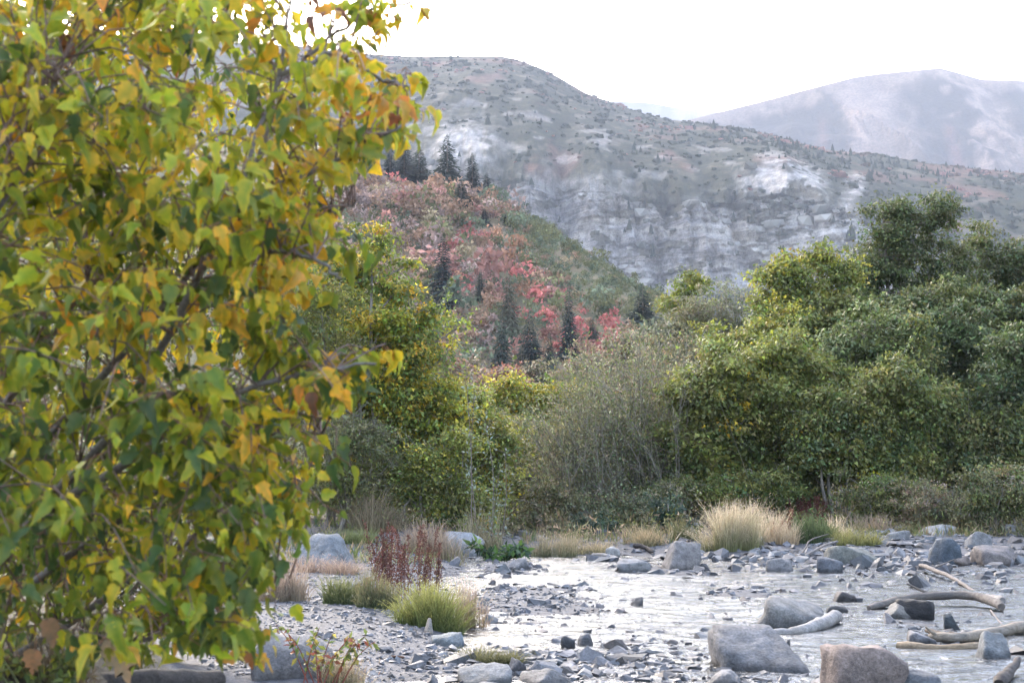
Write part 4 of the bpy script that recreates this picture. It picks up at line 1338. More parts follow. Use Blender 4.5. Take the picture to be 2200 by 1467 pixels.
# right bank undergrowth
for (px, Y, lb, pal, L, lab) in [
    (1620, 40.5, [(1600, 1050, 80, 34), (1680, 1050, 60, 34), (1540, 1060, 50, 26)], PAL_GREEN, 0.12, 'green leafy undergrowth right behind the blond grass'),
    (1880, 39, [(1850, 1070, 60, 44), (1920, 1060, 60, 50), (1890, 1110, 60, 30)], PAL_OLIVE + PAL_GREEN, 0.11, 'olive weedy bush right of the dark red dock'),
    (2010, 38, [(1985, 1085, 56, 44), (2050, 1080, 50, 40), (2020, 1115, 66, 28)], PAL_OLIVE + PAL_BROWN, 0.10, 'brownish seeding bush above the white slab on the right bank'),
    (2150, 37, [(2150, 1060, 66, 50), (2190, 1090, 56, 46), (2110, 1100, 44, 30)], PAL_DARK + PAL_OLIVE, 0.11, 'dark green leafy bush at the right edge of the bank'),
    (1800, 42, [(1800, 1000, 70, 50), (1730, 1010, 50, 40), (1860, 1010, 60, 50)], PAL_DARK, 0.13, 'dark green weeds at the shaded foot of the thicket middle'),
    (1980, 42.5, [(1950, 1000, 70, 46), (2040, 1000, 70, 46), (2100, 1020, 60, 36)], PAL_DARK + PAL_OLIVE, 0.12, 'dark weeds under the trees left of the grey bank boulder'),
    (1490, 41, [(1490, 1065, 44, 30), (1440, 1050, 40, 30)], PAL_GREEN + PAL_OLIVE, 0.11, 'small green bush between the grey willow and thicket'),
    (1930, 47, [(1930, 960, 120, 60), (2080, 960, 90, 60), (2180, 980, 70, 60)], [(0.03, 0.045, 0.025), (0.04, 0.05, 0.03)], 0.14, 'deep shaded undergrowth below the dark tree trunks'),  # shade under the trees is put into these near-black leaf colours
]:
    make_tree('undergrowth_bush', lab, 'bush', Y, px, lb, 70 * len(lb), 30, L, pal, None, None, 'undergrowth on the right bank', 0.03, 0.45, 0.26, stems=5, wl=0.45)


# thin pale bare trunks seen in front of the shade
def bare_stem(px0, py0, px1, py1, Y, r0, label):
    a, b = at(px0, py0, Y), at(px1, py1, Y)
    a[2] = G1(a[0], Y) - 0.1
    mb = MB()
    tube(mb, spline([a, 0.5 * (a + b) + [0.06, 0, 0], b], 10) - a, np.linspace(r0, r0 * 0.4, 10), 5, (0.2, 0.175, 0.14))
    o = mb.build('bare_stem', M_BARK, loc=a, smooth=True)
    tag(o, label, 'stem', 'pale bare stems in the thicket')


bare_stem(2000, 985, 1996, 800, 41.6, 0.011, 'pale thin bare stem before the dark gap in the right thicket')
bare_stem(1916, 985, 1912, 890, 41.5, 0.011, 'short pale bare stem left of the dark gap in the thicket')
bare_stem(1826, 1000, 1812, 830, 41.4, 0.008, 'fine bare stem in front of the blue-green bushy tree')
bare_stem(1640, 960, 1545, 862, 40.2, 0.008, 'long bowed bare twig over the left thicket tree')
bare_stem(2074, 980, 2080, 830, 42.0, 0.009, 'thin grey stem under the dense dark tree near the right edge')


# ------------------------------------------------------------------ grasses and docks
def grass(name, label, cat, px, py, wpx, hpx, n, base_c, tip_c, seed, feather=0.0, wid=0.007, lean=0.35, group='grass clumps on the banks', depth=0.6, dense=1.0, feather_c=None):
    r = np.random.default_rng(seed)
    g = on_ground(px, py)
    s = m_per_px(g[1])
    Wd, H = wpx * s / 2, hpx * s
    t_pts = []
    mb = MB()
    a = r.uniform(0, 6.28, n)
    q = np.sqrt(r.random(n)) * 0.6
    ns = 6
    sc_ = np.stack([r.uniform(-0.65, 0.65, ns) * Wd, r.uniform(-0.6, 0.6, ns) * Wd * depth], 1)
    sh_ = np.exp(r.normal(-0.15, 0.28, ns)) * (1 - 0.3 * np.abs(sc_[:, 0]) / Wd)
    si = r.integers(0, ns, n)
    bx, by = g[0] + sc_[si, 0] + np.cos(a) * q * Wd * 0.6, g[1] + sc_[si, 1] + np.sin(a) * q * Wd * depth * 0.6
    bz = G(bx, by) - 0.01
    az = a + r.normal(0, 1.1, n)
    h = H * np.clip(sh_[si], 0.5, 1.15) * r.uniform(0.3, 1.12, n)
    sp = Wd * 0.9 * r.uniform(0.05, 1.0, n) ** 1.3 * (0.3 + q) * (lean / 0.35)
    k = 5
    u = np.linspace(0, 1, k)
    P = np.stack([bx[:, None] + np.cos(az)[:, None] * sp[:, None] * u ** 1.7, by[:, None] + np.sin(az)[:, None] * sp[:, None] * depth * u ** 1.7, bz[:, None] + h[:, None] * (u - 0.18 * u ** 3)], -1)
    side = np.stack([-np.sin(az + r.normal(0, 1, n)), np.cos(az + r.normal(0, 1, n)), 0 * az], -1)
    side[:, 0] += np.sign(side[:, 0]) * 0.7
    side = unit(side)
    wv = wid * np.array([0.9, 1.0, 0.8, 0.55, 0.12])
    A = P - side[:, None] * wv[None, :, None]
    B = P + side[:, None] * wv[None, :, None]
    V = np.stack([A, B], 2).reshape(n, 2 * k, 3)
    F = np.array([[2 * i, 2 * i + 1, 2 * i + 3, 2 * i + 2] for i in range(k - 1)])
    cj = np.exp(r.normal(0, 0.2, (n, 1, 1)))
    gv = np.clip(u + 0 * u, 0, 1)
    C = (np.array(base_c)[None, None] * (1 - gv[None, :, None]) + np.array(tip_c)[None, None] * gv[None, :, None]) * cj
    C = np.repeat(C[:, :, None], 2, 2).reshape(n, 2 * k, 3)
    mb.add((V - g).reshape(-1, 3), (F[None] + (np.arange(n) * 2 * k)[:, None, None]).reshape(-1, 4), np.clip(C, 0, 0.8).reshape(-1, 3))
    o = thing(name, label, cat, g, group)
    b = mb.build('blades', M_LEAF, o)
    b['kind'] = 'stuff'
    if feather:
        m = int(n * feather)
        idx = r.integers(0, n, m)
        uu = r.uniform(0.6, 1.05, m)
        q = P[idx, -2] + (P[idx, -1] - P[idx, -2]) * ((uu - 0.75) / 0.25)[:, None] + r.normal(0, 0.03 * H + 0.01, (m, 3))
        fb = MB()
        leaves(fb, q - g, r.normal(size=(m, 3)) + [0, 0, 1.2], r.normal(size=(m, 3)) + [0, -0.8, 0.4], r.uniform(0.02, 0.05, m) * (1 + H * 0.5), 0.008, pick([feather_c or tip_c], m, None, 0.2, r), 0.1)
        fb.build('seed_heads', M_LEAF, o)['kind'] = 'stuff'
    return o


GRN = (0.10, 0.13, 0.04)
DGR = (0.055, 0.085, 0.035)
PINK = (0.36, 0.275, 0.215)
grass('blond_grass', 'big feathery blond grass clump on the far bank behind the boulder', 'grass', 1560, 1182, 165, 112, 1300, (0.16, 0.17, 0.06), BLOND, 1, 2.2, 0.006, 0.4)
grass('blond_grass', 'thin blond grass standing right of the big feathery clump', 'grass', 1670, 1168, 110, 80, 600, STRAW, BLOND, 2, 1.5, 0.006)
grass('green_grass', 'dark green upright grass in front of the dark red dock', 'grass', 1742, 1165, 110, 78, 700, DGR, (0.12, 0.15, 0.06), 3, 0.5, 0.007)
grass('blond_grass', 'pale straw grass between the red dock and the yellow-green tuft', 'grass', 1790, 1160, 90, 70, 450, STRAW, BLOND, 4, 1.5, 0.006)
grass('grass_tuft', 'low rounded yellow-green grass tuft on the stones of the far bank', 'grass', 1838, 1170, 105, 52, 700, (0.14, 0.15, 0.05), (0.30, 0.27, 0.10), 5, 0.3, 0.006, 0.5)
grass('dry_grass', 'pinkish dry grass behind the low yellow-green tuft', 'grass', 1880, 1145, 110, 50, 400, STRAW, PINK, 6, 1.0, 0.006)
grass('grass_tuft', 'straw-tipped green grass tuft at the water on the far left bank', 'grass', 1190, 1196, 110, 66, 600, (0.10, 0.13, 0.06), STRAW, 7, 0.8, 0.006)
grass('dry_grass', 'wispy dry grass right of the straw-tipped tuft on the far bank', 'grass', 1275, 1188, 110, 44, 350, (0.2, 0.19, 0.09), STRAW, 8, 0.8, 0.006)
grass('dry_grass', 'dry grass fringe on the bank behind the driftwood sticks', 'grass', 1370, 1172, 130, 50, 420, (0.2, 0.18, 0.09), STRAW, 9, 0.8, 0.006)
grass('tall_straw', 'tall pale straw stalks leaning before the dark thicket', 'grass', 1835, 1092, 60, 170, 60, STRAW, (0.5, 0.42, 0.26), 10, 1.0, 0.008, 0.5)
grass('green_grass', 'large yellow-green grass clump on the left gravel bank', 'grass', 930, 1352, 180, 112, 1100, (0.085, 0.12, 0.04), (0.30, 0.29, 0.09), 11, 0.7, 0.005, 0.5)
grass('dry_grass', 'reddish dry stalks at the right side of the large yellow-green grass', 'grass', 1012, 1350, 80, 110, 260, (0.22, 0.16, 0.08), PINK, 12, 1.6, 0.004, 0.5)
grass('green_grass', 'small dark green grass clump left of the rusty dock on the gravel', 'grass', 742, 1298, 110, 62, 600, DGR, (0.20, 0.20, 0.08), 13, 0.3, 0.005, 0.5)
grass('green_grass', 'dull green grass at the foot of the rusty dock', 'grass', 812, 1306, 90, 92, 500, DGR, (0.22, 0.19, 0.10), 14, 0.6, 0.005)
grass('dry_grass', 'pale pink dry grass behind the rusty dock on the left bank', 'grass', 905, 1190, 190, 80, 800, (0.22, 0.18, 0.10), PINK, 15, 1.8, 0.006)
grass('dry_grass', 'tall pale dry grass under the olive brown shrub', 'grass', 800, 1140, 170, 110, 900, (0.18, 0.16, 0.08), (0.42, 0.32, 0.23), 16, 1.6, 0.007)
grass('green_grass', 'short green grass strip behind the bluish boulder', 'grass', 770, 1165, 150, 40, 600, (0.13, 0.16, 0.05), (0.24, 0.24, 0.10), 17, 0.2, 0.007)
grass('dry_grass', 'low pink dry grass at the foot of the bluish boulder', 'grass', 690, 1232, 200, 44, 700, (0.26, 0.18, 0.13), PINK, 18, 1.4, 0.005)
grass('dry_grass', 'wispy dry grass by the maple leaves left of the bluish boulder', 'grass', 600, 1290, 150, 90, 500, (0.22, 0.18, 0.12), PINK, 19, 1.4, 0.005)
grass('grass_tuft', 'flat dark green tuft on the stones near the bottom', 'grass', 1052, 1424, 135, 44, 700, (0.06, 0.075, 0.03), (0.19, 0.17, 0.08), 20, 0.1, 0.004, 0.55)
grass('dry_grass', 'dry weeds by the bottom edge in front of the pale boulder', 'grass', 740, 1475, 160, 100, 320, (0.18, 0.17, 0.08), (0.40, 0.32, 0.22), 21, 1.4, 0.003)
grass('green_grass', 'dull green grass on the bank under the maple beside the fallen log', 'grass', 300, 1462, 260, 110, 420, DGR, (0.22, 0.2, 0.09), 41, 0.3, 0.003)
grass('dry_grass', 'brown dry grass on the bank in the bottom left corner', 'grass', 110, 1455, 260, 120, 420, (0.10, 0.09, 0.05), (0.26, 0.19, 0.12), 42, 0.5, 0.003)
grass('dry_grass', 'blond dry grass fringe on the right bank below the brownish bush', 'grass', 1985, 1142, 150, 36, 350, (0.2, 0.17, 0.09), STRAW, 22, 0.8, 0.006)
grass('green_grass', 'mixed grass on the bank between willow and blond grass', 'grass', 1470, 1160, 80, 50, 350, DGR, (0.24, 0.21, 0.1), 23, 0.4, 0.006)
grass('dry_grass', 'pale dry stalks at the water edge below the pale sapling', 'grass', 1040, 1180, 110, 90, 420, (0.18, 0.17, 0.08), (0.42, 0.34, 0.22), 24, 1.2, 0.006)


def dock(label, px, py, wpx, hpx, n, c, seed):
    r = np.random.default_rng(seed)
    g = on_ground(px, py)
    s = m_per_px(g[1])
    t = thing('dock_plant', label, 'dock plant', g, 'dark red seeding docks')
    tb, sb = MB(), MB()
    for k in range(n):
        x, y = g[0] + r.uniform(-0.5, 0.5) * wpx * s * 0.7, g[1] + r.normal(0, 0.15)
        h = hpx * s * r.uniform(0.55, 1.05)
        p0 = np.array([x, y, G1(x, y) - 0.02])
        p1 = p0 + [r.normal(0, 0.10) * h + (x - g[0]) * 0.3, r.normal(0, 0.1) * h, h]
        pts = spline([p0, 0.5 * (p0 + p1) + r.normal(0, 0.02, 3), p1], 6)
        tube(tb, pts - g, np.linspace(0.007, 0.003, 6), 3, (0.16, 0.07, 0.045), cap=False)
        m = 150
        u = r.uniform(0.28, 1.0, m)
        q = np.stack([np.interp(u, np.linspace(0, 1, 6), pts[:, j]) for j in range(3)], 1)
        q += r.normal(0, 1, (m, 3)) * (0.045 * (1.2 - u))[:, None]
        leaves(sb, q - g, r.normal(size=(m, 3)) + [0, 0, 0.3], r.normal(size=(m, 3)), 0.030, 0.022, pick([c, tuple(np.array(c) * 0.7), tuple(np.array(c) * 1.3)], m, None, 0.2, r), 0.2)
    tb.build('stems', M_BARK, t)['kind'] = 'stuff'
    sb.build('seed_heads', M_LEAF, t)['kind'] = 'stuff'


dock('rusty red seeding dock standing on the left gravel bank', 845, 1290, 100, 165, 20, (0.11, 0.045, 0.035), 1)
dock('rusty dock with spread stems right of the first on the gravel', 905, 1285, 100, 150, 14, (0.12, 0.055, 0.04), 2)
dock('dark red dock behind the grass on the far right bank', 1735, 1130, 110, 66, 30, (0.15, 0.045, 0.04), 3)
dock('thin reddish dock in the blond grass on the far bank', 1672, 1165, 60, 70, 8, (0.20, 0.08, 0.05), 4)
dock('low rusty dock sprig at the left of the gravel docks', 775, 1290, 30, 55, 4, (0.18, 0.07, 0.05), 5)


def weed(label, px, py, wpx, hpx, n, pal, seed, L=0.07, stemc=(0.22, 0.07, 0.05)):
    r = np.random.default_rng(seed)
    g = on_ground(px, py)
    s = m_per_px(g[1])
    t = thing('leafy_weed', label, 'weed', g, 'weeds by the creek')
    tb, cb = MB(), MB()
    for k in range(n):
        p0 = np.array([g[0] + r.normal(0, 0.1) * wpx * s, g[1] + r.normal(0, 0.1), g[2]])
        e = p0 + [r.uniform(-0.5, 0.5) * wpx * s, r.normal(0, 0.15), hpx * s * r.uniform(0.5, 1.05)]
        pts = spline([p0, 0.5 * (p0 + e) + [0, 0, 0.12 * hpx * s], e], 7)
        tube(tb, pts - g, np.linspace(0.006, 0.002, 7), 4, stemc, cap=False)
        m = 14
        u = r.uniform(0.25, 1, m)
        q = np.stack([np.interp(u, np.linspace(0, 1, 7), pts[:, j]) for j in range(3)], 1)
        leaves(cb, q - g, r.normal(size=(m, 3)) + [0, 0, -0.2], r.normal(size=(m, 3)) + [0, -0.5, 1], L * r.uniform(.6, 1.3, m), L * 0.5, pick(pal, m, None, 0.2, r), 0.2)
    tb.build('stems', M_BARK, t)['kind'] = 'stuff'
    cb.build('foliage', M_LEAF, t)['kind'] = 'stuff'


weed('red-stemmed weed with green and rusty leaves before the pale boulder', 690, 1475, 200, 130, 11, [(0.16, 0.20, 0.05), (0.22, 0.08, 0.05), (0.12, 0.15, 0.05), (0.28, 0.24, 0.06)], 31, 0.075)
weed('low green weeds on the bank bottom left corner', 90, 1475, 260, 90, 16, PAL_GREEN + PAL_YG, 32, 0.05, (0.12, 0.13, 0.05))
weed('green dock leaves by the pale slab on the left bank', 1075, 1205, 120, 44, 14, [(0.05, 0.09, 0.045), (0.10, 0.17, 0.04)], 33, 0.22, (0.1, 0.12, 0.05))

# ------------------------------------------------------------------ boulders, stones, driftwood
def boulder_mesh(seed, nplanes=14, flat=1.0, noise_a=0.07, sharp=14, top=None):
    """a rock cut by random planes, edges softened, surface roughened; fits a unit box"""
    r = np.random.default_rng(seed)
    V, F = ICO4
    nplanes = max(5, int(nplanes * 0.6))
    n = unit(r.normal(size=(nplanes, 3)) + [0, 0, 0.2])
    d = r.uniform(0.50, 0.92, nplanes)
    box = np.array([(1, 0, 0), (-1, 0, 0), (0, 1, 0), (0, -1, 0), (0, 0, 1), (0, 0, -1)]) + r.normal(0, 0.12, (6, 3))
    n = np.concatenate([n, unit(box)])
    d = np.append(d, np.full(6, 0.85))
    if top is not None:
        n = np.concatenate([n, unit(np.array([top], float))])
        d = np.append(d, 0.42)
    dots = V @ n.T
    rr = np.where(dots > 0.05, d[None] / np.maximum(dots, 0.05), 9.0)
    rr = np.minimum(rr, 1.4)
    rad = -np.log(np.exp(-sharp * rr).sum(1) + np.exp(-sharp * 1.25)) / sharp
    rad = rad * (1 + noise_a * fbm(V[:, 0] * 2.3 + seed, V[:, 1] * 2.3, V[:, 2] * 2.3, 5, 0.6))
    st = fbm(V[:, 0] * 0.8 + seed, V[:, 1] * 0.8, V[:, 2] * 7.0, 3)
    rad = rad * (1 - 0.035 * np.clip(st, 0, 1)) - 0.03 * np.exp(-(fbm(V[:, 0] * 1.7 - seed, V[:, 1] * 1.7, V[:, 2] * 1.7, 3) / 0.035) ** 2)
    P = V * rad[:, None]
    P -= 0.5 * (P.max(0) + P.min(0))
    P /= (P.max(0) - P.min(0)).max(0) / 2 if False else (P.max(0) - P.min(0)) / 2
    return P, F


LAND = []      # landmarks for describing the loose stones: px, py, short name


def boulder(px, py, wpx, hpx, c, label, short, seed, rot=0.0, deep=0.9, nplanes=14, sharp=14, tilt=0.0, sink=0.48, top=None, cat='boulder', lift=0.0):
    g = on_ground(px, py)
    s = m_per_px(g[1])
    P, F = boulder_mesh(seed, nplanes, sharp=sharp * 3.2, top=top)
    w, hv = wpx * s / 2, hpx * s
    h = 0.5 * hv / (1 - sink)
    P = P * [w, w * deep, h]
    if tilt:
        ct, st = math.cos(tilt), math.sin(tilt)
        P = np.stack([P[:, 0] * ct - P[:, 2] * st, P[:, 1], P[:, 0] * st + P[:, 2] * ct], 1)
    if rot:
        ct, st = math.cos(rot), math.sin(rot)
        P = np.stack([P[:, 0] * ct - P[:, 1] * st, P[:, 0] * st + P[:, 1] * ct, P[:, 2]], 1)
    P[:, 2] += hv - h + lift
    P[:, 1] += w * deep * 0.8
    mb = MB()
    n = fbm(P[:, 0] * 3 + seed, P[:, 1] * 3, P[:, 2] * 3, 3)
    z0 = max(g[2], -0.04)
    wet = sstep(0.09, 0.03, z0 + P[:, 2] + 0.02 * n) * (1 if g[2] < 0.06 else 0)
    mb.add(P, F, np.clip(np.array(c) * (1 + 0.25 * n[:, None]) * (1 - 0.5 * wet[:, None]), 0.01, 0.8))   # a wet tide line at the water
    o = mb.build('boulder' if cat == 'boulder' else 'stone', M_ROCK, smooth=True, loc=(g[0], g[1], z0))
    tag(o, label, cat, 'boulders of the creek')
    LAND.append((px, py - hpx * 0.4, short))
    return o


GY = (0.30, 0.30, 0.315)
GL = (0.42, 0.42, 0.43)
GB_ = (0.22, 0.245, 0.28)
TP = (0.30, 0.265, 0.255)
DK = (0.10, 0.10, 0.105)
WH = (0.58, 0.57, 0.56)
boulder(1866, 1500, 198, 118, (0.42, 0.335, 0.30), 'big taupe blocky boulder at the bottom edge', 'the taupe boulder', 11, nplanes=10, sharp=20, rot=0.2)
boulder(1660, 1446, 232, 92, GY, 'wide grey sloping slab next to the taupe boulder', 'the wide grey slab', 12, nplanes=12, sharp=18, top=(0.15, -0.5, 1))
boulder(1706, 1350, 158, 64, (0.34, 0.34, 0.34), 'flat-topped grey slab with a dark mossy side behind the pale curved log', 'the mossy-sided slab', 13, nplanes=9, sharp=24, top=(0.3, -0.3, 1), tilt=-0.1)
boulder(1466, 1224, 94, 60, (0.34, 0.32, 0.315), 'rounded grey-brown boulder on the far bank before the blond grass', 'the far bank boulder', 14, sharp=12)
boulder(2033, 1214, 76, 58, (0.13, 0.165, 0.21), 'dark blue-grey rounded boulder on the right bar', 'the blue-grey boulder', 15, sharp=12)
boulder(1836, 1212, 118, 38, (0.28, 0.285, 0.26), 'long flat greenish-grey boulder on the right bar', 'the long flat boulder', 16, sharp=14)
boulder(1787, 1233, 58, 36, (0.20, 0.215, 0.25), 'round slate-blue boulder below the long flat one', 'the round slate boulder', 17, sharp=10)
boulder(1680, 1230, 60, 32, GY, 'angular grey boulder at the water left of the slate-blue one', 'the angular grey boulder', 18, sharp=22, nplanes=9)
boulder(2150, 1216, 96, 42, TP, 'cracked brownish boulder near the right edge of the bar', 'the cracked brownish boulder', 19, sharp=18)
boulder(2072, 1216, 66, 20, (0.42, 0.35, 0.32), 'low pinkish flat stone right of the blue-grey boulder', 'the pinkish flat stone', 20, cat='stone')
boulder(2023, 1152, 78, 24, WH, 'white rounded slab at the back of the right bar', 'the white slab', 21, sharp=10, tilt=0.12)
boulder(2105, 1176, 58, 34, GL, 'pale grey boulder behind the cracked brownish one', 'the pale back boulder', 22)
boulder(1975, 1330, 84, 40, (0.045, 0.045, 0.05), 'black wet rock under the long driftwood log', 'the black wet rock', 23, sharp=18)
boulder(1934, 1330, 62, 32, (0.36, 0.345, 0.32), 'small pyramid shaped grey rock in front of the driftwood log', 'the pyramid rock', 24, nplanes=6, sharp=22)
boulder(2140, 1418, 80, 60, (0.27, 0.30, 0.33), 'lumpy blue-grey rock resting by the pale long log', 'the lumpy blue-grey rock', 25, nplanes=16)
boulder(2049, 1358, 36, 40, (0.08, 0.10, 0.11), 'small dark wet upright rock between the driftwood logs', 'the upright wet rock', 26)
boulder(1816, 1294, 48, 24, (0.21, 0.19, 0.18), 'smooth brown oval rock left of the long driftwood', 'the brown oval rock', 27, sharp=7, tilt=-0.3, cat='stone')
boulder(1803, 1322, 50, 22, (0.12, 0.12, 0.125), 'dark angular rock right of the mossy-sided slab', 'the dark angular rock', 28, sharp=22, cat='stone')
boulder(1986, 1388, 64, 34, (0.28, 0.28, 0.30), 'triangular grey rock behind the pale long log', 'the triangular rock', 29, nplanes=6, sharp=22)
boulder(1362, 1228, 74, 26, GL, 'flat pale grey rock left of the far bank boulder', 'the flat pale rock', 30, sharp=20)
boulder(1318, 1200, 34, 28, WH, 'white rounded stone among the driftwood sticks', 'the white stick stone', 31, sharp=10, cat='stone')
boulder(694, 1224, 132, 74, (0.27, 0.30, 0.33), 'bluish domed boulder on the left gravel bank', 'the bluish domed boulder', 32, nplanes=12, sharp=16)
boulder(625, 1460, 176, 92, (0.37, 0.36, 0.365), 'pale grey boulder near the bottom under the maple leaves', 'the pale maple boulder', 33, nplanes=26, sharp=5)
boulder(985, 1190, 88, 50, (0.48, 0.49, 0.50), 'pale leaning slab behind the rusty docks', 'the pale leaning slab', 34, sharp=18, tilt=-0.4)
boulder(1112, 1224, 64, 24, GY, 'flat grey rock at the left end of the far water', 'the flat left rock', 35, sharp=20)
boulder(1040, 1474, 120, 44, (0.36, 0.37, 0.38), 'broad pale grey rock at the bottom below the dark tuft', 'the broad bottom rock', 36, sharp=20)
boulder(1175, 1478, 120, 40, GY, 'broad grey rock at the bottom right of the tuft', 'the second broad bottom rock', 37, sharp=20)
boulder(1112, 1446, 46, 32, (0.20, 0.20, 0.215), 'dark rounded rock beside the flat dark tuft', 'the dark tuft rock', 38)
boulder(1366, 1304, 34, 24, (0.22, 0.215, 0.22), 'lone small rock in the water middle', 'the lone mid-water rock', 39, cat='stone')
boulder(1222, 1396, 34, 30, (0.18, 0.185, 0.20), 'round dark rock in the shallow stony water', 'the round dark rock', 40, cat='stone')
boulder(1258, 1390, 36, 26, GY, 'grey rock touching the round dark rock', 'the touching grey rock', 41, cat='stone')
boulder(2115, 985, 42, 30, (0.30, 0.33, 0.36), 'grey boulder half hidden in the dark bank weeds', 'the hidden bank boulder', 42)
boulder(960, 1390, 74, 28, (0.28, 0.34, 0.38), 'bluish flat slab right under the large yellow-green grass', 'the bluish flat slab', 43, sharp=22)
boulder(921, 1362, 24, 34, (0.50, 0.46, 0.42), 'little upright pale stone inside the large grass', 'the upright pale stone', 44, cat='stone')
boulder(1560, 1476, 90, 30, (0.36, 0.36, 0.37), 'grey flat rock at the bottom left of the wide slab', 'the bottom flat rock', 45)
boulder(1975, 1500, 110, 60, (0.24, 0.25, 0.27), 'grey rock at the bottom right of the taupe boulder', 'the bottom grey rock', 46)
boulder(1630, 1180, 44, 18, TP, 'brown flat rock on the bank under the thin blond grass', 'the brown bank rock', 47, cat='stone')
boulder(2180, 1150, 40, 24, GL, 'light grey rock at the right end of the bank', 'the light end rock', 48)
boulder(1935, 1160, 60, 20, GL, 'long light rock on the bar right of the grass tuft', 'the long light rock', 49)


# loose stones
def stone_proto(seed, n=11, flat=0.5):
    r = np.random.default_rng(seed)
    bm = bmesh.new()
    p = unit(r.normal(size=(n, 3))) * r.uniform(0.75, 1.05, (n, 1)) * [1.0, r.uniform(0.6, 0.95), flat * r.uniform(0.7, 1.3)]
    for q in p:
        bm.verts.new(q)
    res = bmesh.ops.convex_hull(bm, input=bm.verts[:])
    bmesh.ops.delete(bm, geom=[v for v in bm.verts if not v.link_faces], context='VERTS')
    bmesh.ops.triangulate(bm, faces=bm.faces[:])
    bm.normal_update()
    bm.verts.index_update()
    V = np.array([v.co[:] for v in bm.verts])
    F = np.array([[v.index for v in f.verts] for f in bm.faces])
    bm.free()
    return V, F


STONES = [stone_proto(s, 9 + s % 3, 0.32 + 0.07 * (s % 5)) for s in range(20)]
SCOL = np.array([(0.30, 0.30, 0.325), (0.36, 0.36, 0.385), (0.22, 0.225, 0.25), (0.30, 0.27, 0.255), (0.16, 0.165, 0.18), (0.45, 0.45, 0.46), (0.27, 0.29, 0.32)])
SNAME = ['grey', 'light grey', 'dark grey', 'brownish', 'blackish', 'pale', 'bluish grey']


def build_stones():
    N = 26000
    # even over the visible shore: more per area near the camera, fewer far away
    py = rng.uniform(1150, 1500, N)
    px = rng.uniform(430, 2260, N)
    Q = np.array([grd(a, b) for a, b in zip(px, py)])
    X, Y = Q[:, 0], Q[:, 1]
    Z = G(X, Y)
    dens = np.zeros(N)
    size = np.ones(N)
    for b in BARS:
        m = bar_mask(X, Y, b)
        d = b[5] * np.clip(m * 1.5, 0, 1)
        size = np.where(d > dens, b[6], size)
        dens = np.maximum(dens, d)
    left = sstep(-0.3, -1.2, X) * (Y < 36) * (Y > 9)
    size = np.where(left > dens, 0.58, size)
    dens = np.maximum(dens, left * 0.95)
    fb = sstep(30.8, 32.5, Y) * (Y < 36)
    size = np.where(fb * 0.6 > dens, 1.0, size)
    dens = np.maximum(dens, fb * 0.6)
    dens *= np.clip(0.75 + 0.8 * fbm(X * 0.8, Y * 0.8, 14.0, 3), 0.15, 1.2)
    keep = rng.random(N) < dens
    X, Y, Z, size, px, py = X[keep], Y[keep], Z[keep], size[keep], px[keep], py[keep]
    n = len(X)
    s = np.exp(rng.normal(math.log(0.058), 0.48, n)) * size * np.clip(Y / 20, 0.8, 1.3)
    s = np.clip(s, 0.025, 0.34)
    var = rng.integers(0, 20, n)
    ci = rng.choice(7, n, p=[0.27, 0.2, 0.18, 0.1, 0.09, 0.08, 0.08])
    col = SCOL[ci] * np.exp(rng.normal(0, 0.12, (n, 1)))
    wetf = sstep(0.05, -0.04, Z)[:, None]
    col = col * (1 - 0.28 * wetf)          # stones standing in the water are wet
    rz = rng.uniform(0, 6.28, n)
    sz = np.stack([s, s * rng.uniform(0.8, 1.1, n), s * rng.uniform(0.7, 1.2, n)], 1)
    deep = sstep(0.0, -0.06, Z)                      # stones standing in deeper water reach from the bed up through the surface
    sz[:, 2] *= 1 + 0.2 * deep
    P = np.stack([X, Y, np.maximum(Z, -0.038) + s * 0.10], 1)
    # 240 largest in the view become things of their own
    BX = np.array([(l[0], l[1]) for l in LAND])
    app = s / Y
    ok = (px > 620) & (px < 2190) & (py < 1458) & (py > 1160)
    dmin = np.array([np.hypot((BX[:, 0] - a), (BX[:, 1] - b) * 2.0).min() for a, b in zip(px, py)])
    ok &= dmin > 26
    order = [i for i in np.argsort(-app) if ok[i]][:240]
    single = np.zeros(n, bool)
    single[order] = True
    buckets = {}
    for i in order:
        dx, dy = px[i] - BX[:, 0], (py[i] - BX[:, 1]) * 1.6
        d = np.hypot(dx, dy)
        k = int(np.argmin(d))
        side = ('right of' if dx[k] > 0 else 'left of') if abs(dx[k]) > abs(dy[k]) else ('in front of' if dy[k] > 0 else 'behind')
        buckets.setdefault((k, side, ci[i]), []).append((d[k], i))
    mesh_of = []
    for V, F in STONES:
        mb = MB()
        mb.add(V, F)
        me = mb.mesh('loose_stone')
        me.materials.append(M_ROCK_OBJ)
        mesh_of.append(me)
    for (k, side, c), v in buckets.items():
        v.sort()
        for q, (dd, i) in enumerate(v):
            adj = SNAME[c]
            form = 'flat' if sz[i][2] / s[i] < 0.9 else 'angular'
            which = f'{form} {adj} loose stone' if len(v) == 1 else f'{NTH[q]} {adj} loose stone'
            o = link('loose_stone', mesh_of[var[i]])
            o.location = P[i]
            o.scale = sz[i]
            o.rotation_euler = (0, 0, rz[i])
            o.color = (*col[i], 1)
            tag(o, f'{which} counting outward {side} {LAND[k][2]}' if len(v) > 1 else f'{which} close {side} {LAND[k][2]}'.replace('close in front', 'just in front').replace('close behind', 'just behind'), 'stone', 'loose stones of the creek bed')
    mb = MB()
    for v in range(20):
        m = (var == v) & ~single
        copies(mb, STONES[v][0], STONES[v][1], P[m], sz[m], rz[m], col[m])
    o = mb.build('gravel', M_GRAVEL)
    tag(o, 'loose grey gravel and small stones of the creek bed', 'gravel', kind='stuff')


build_stones()


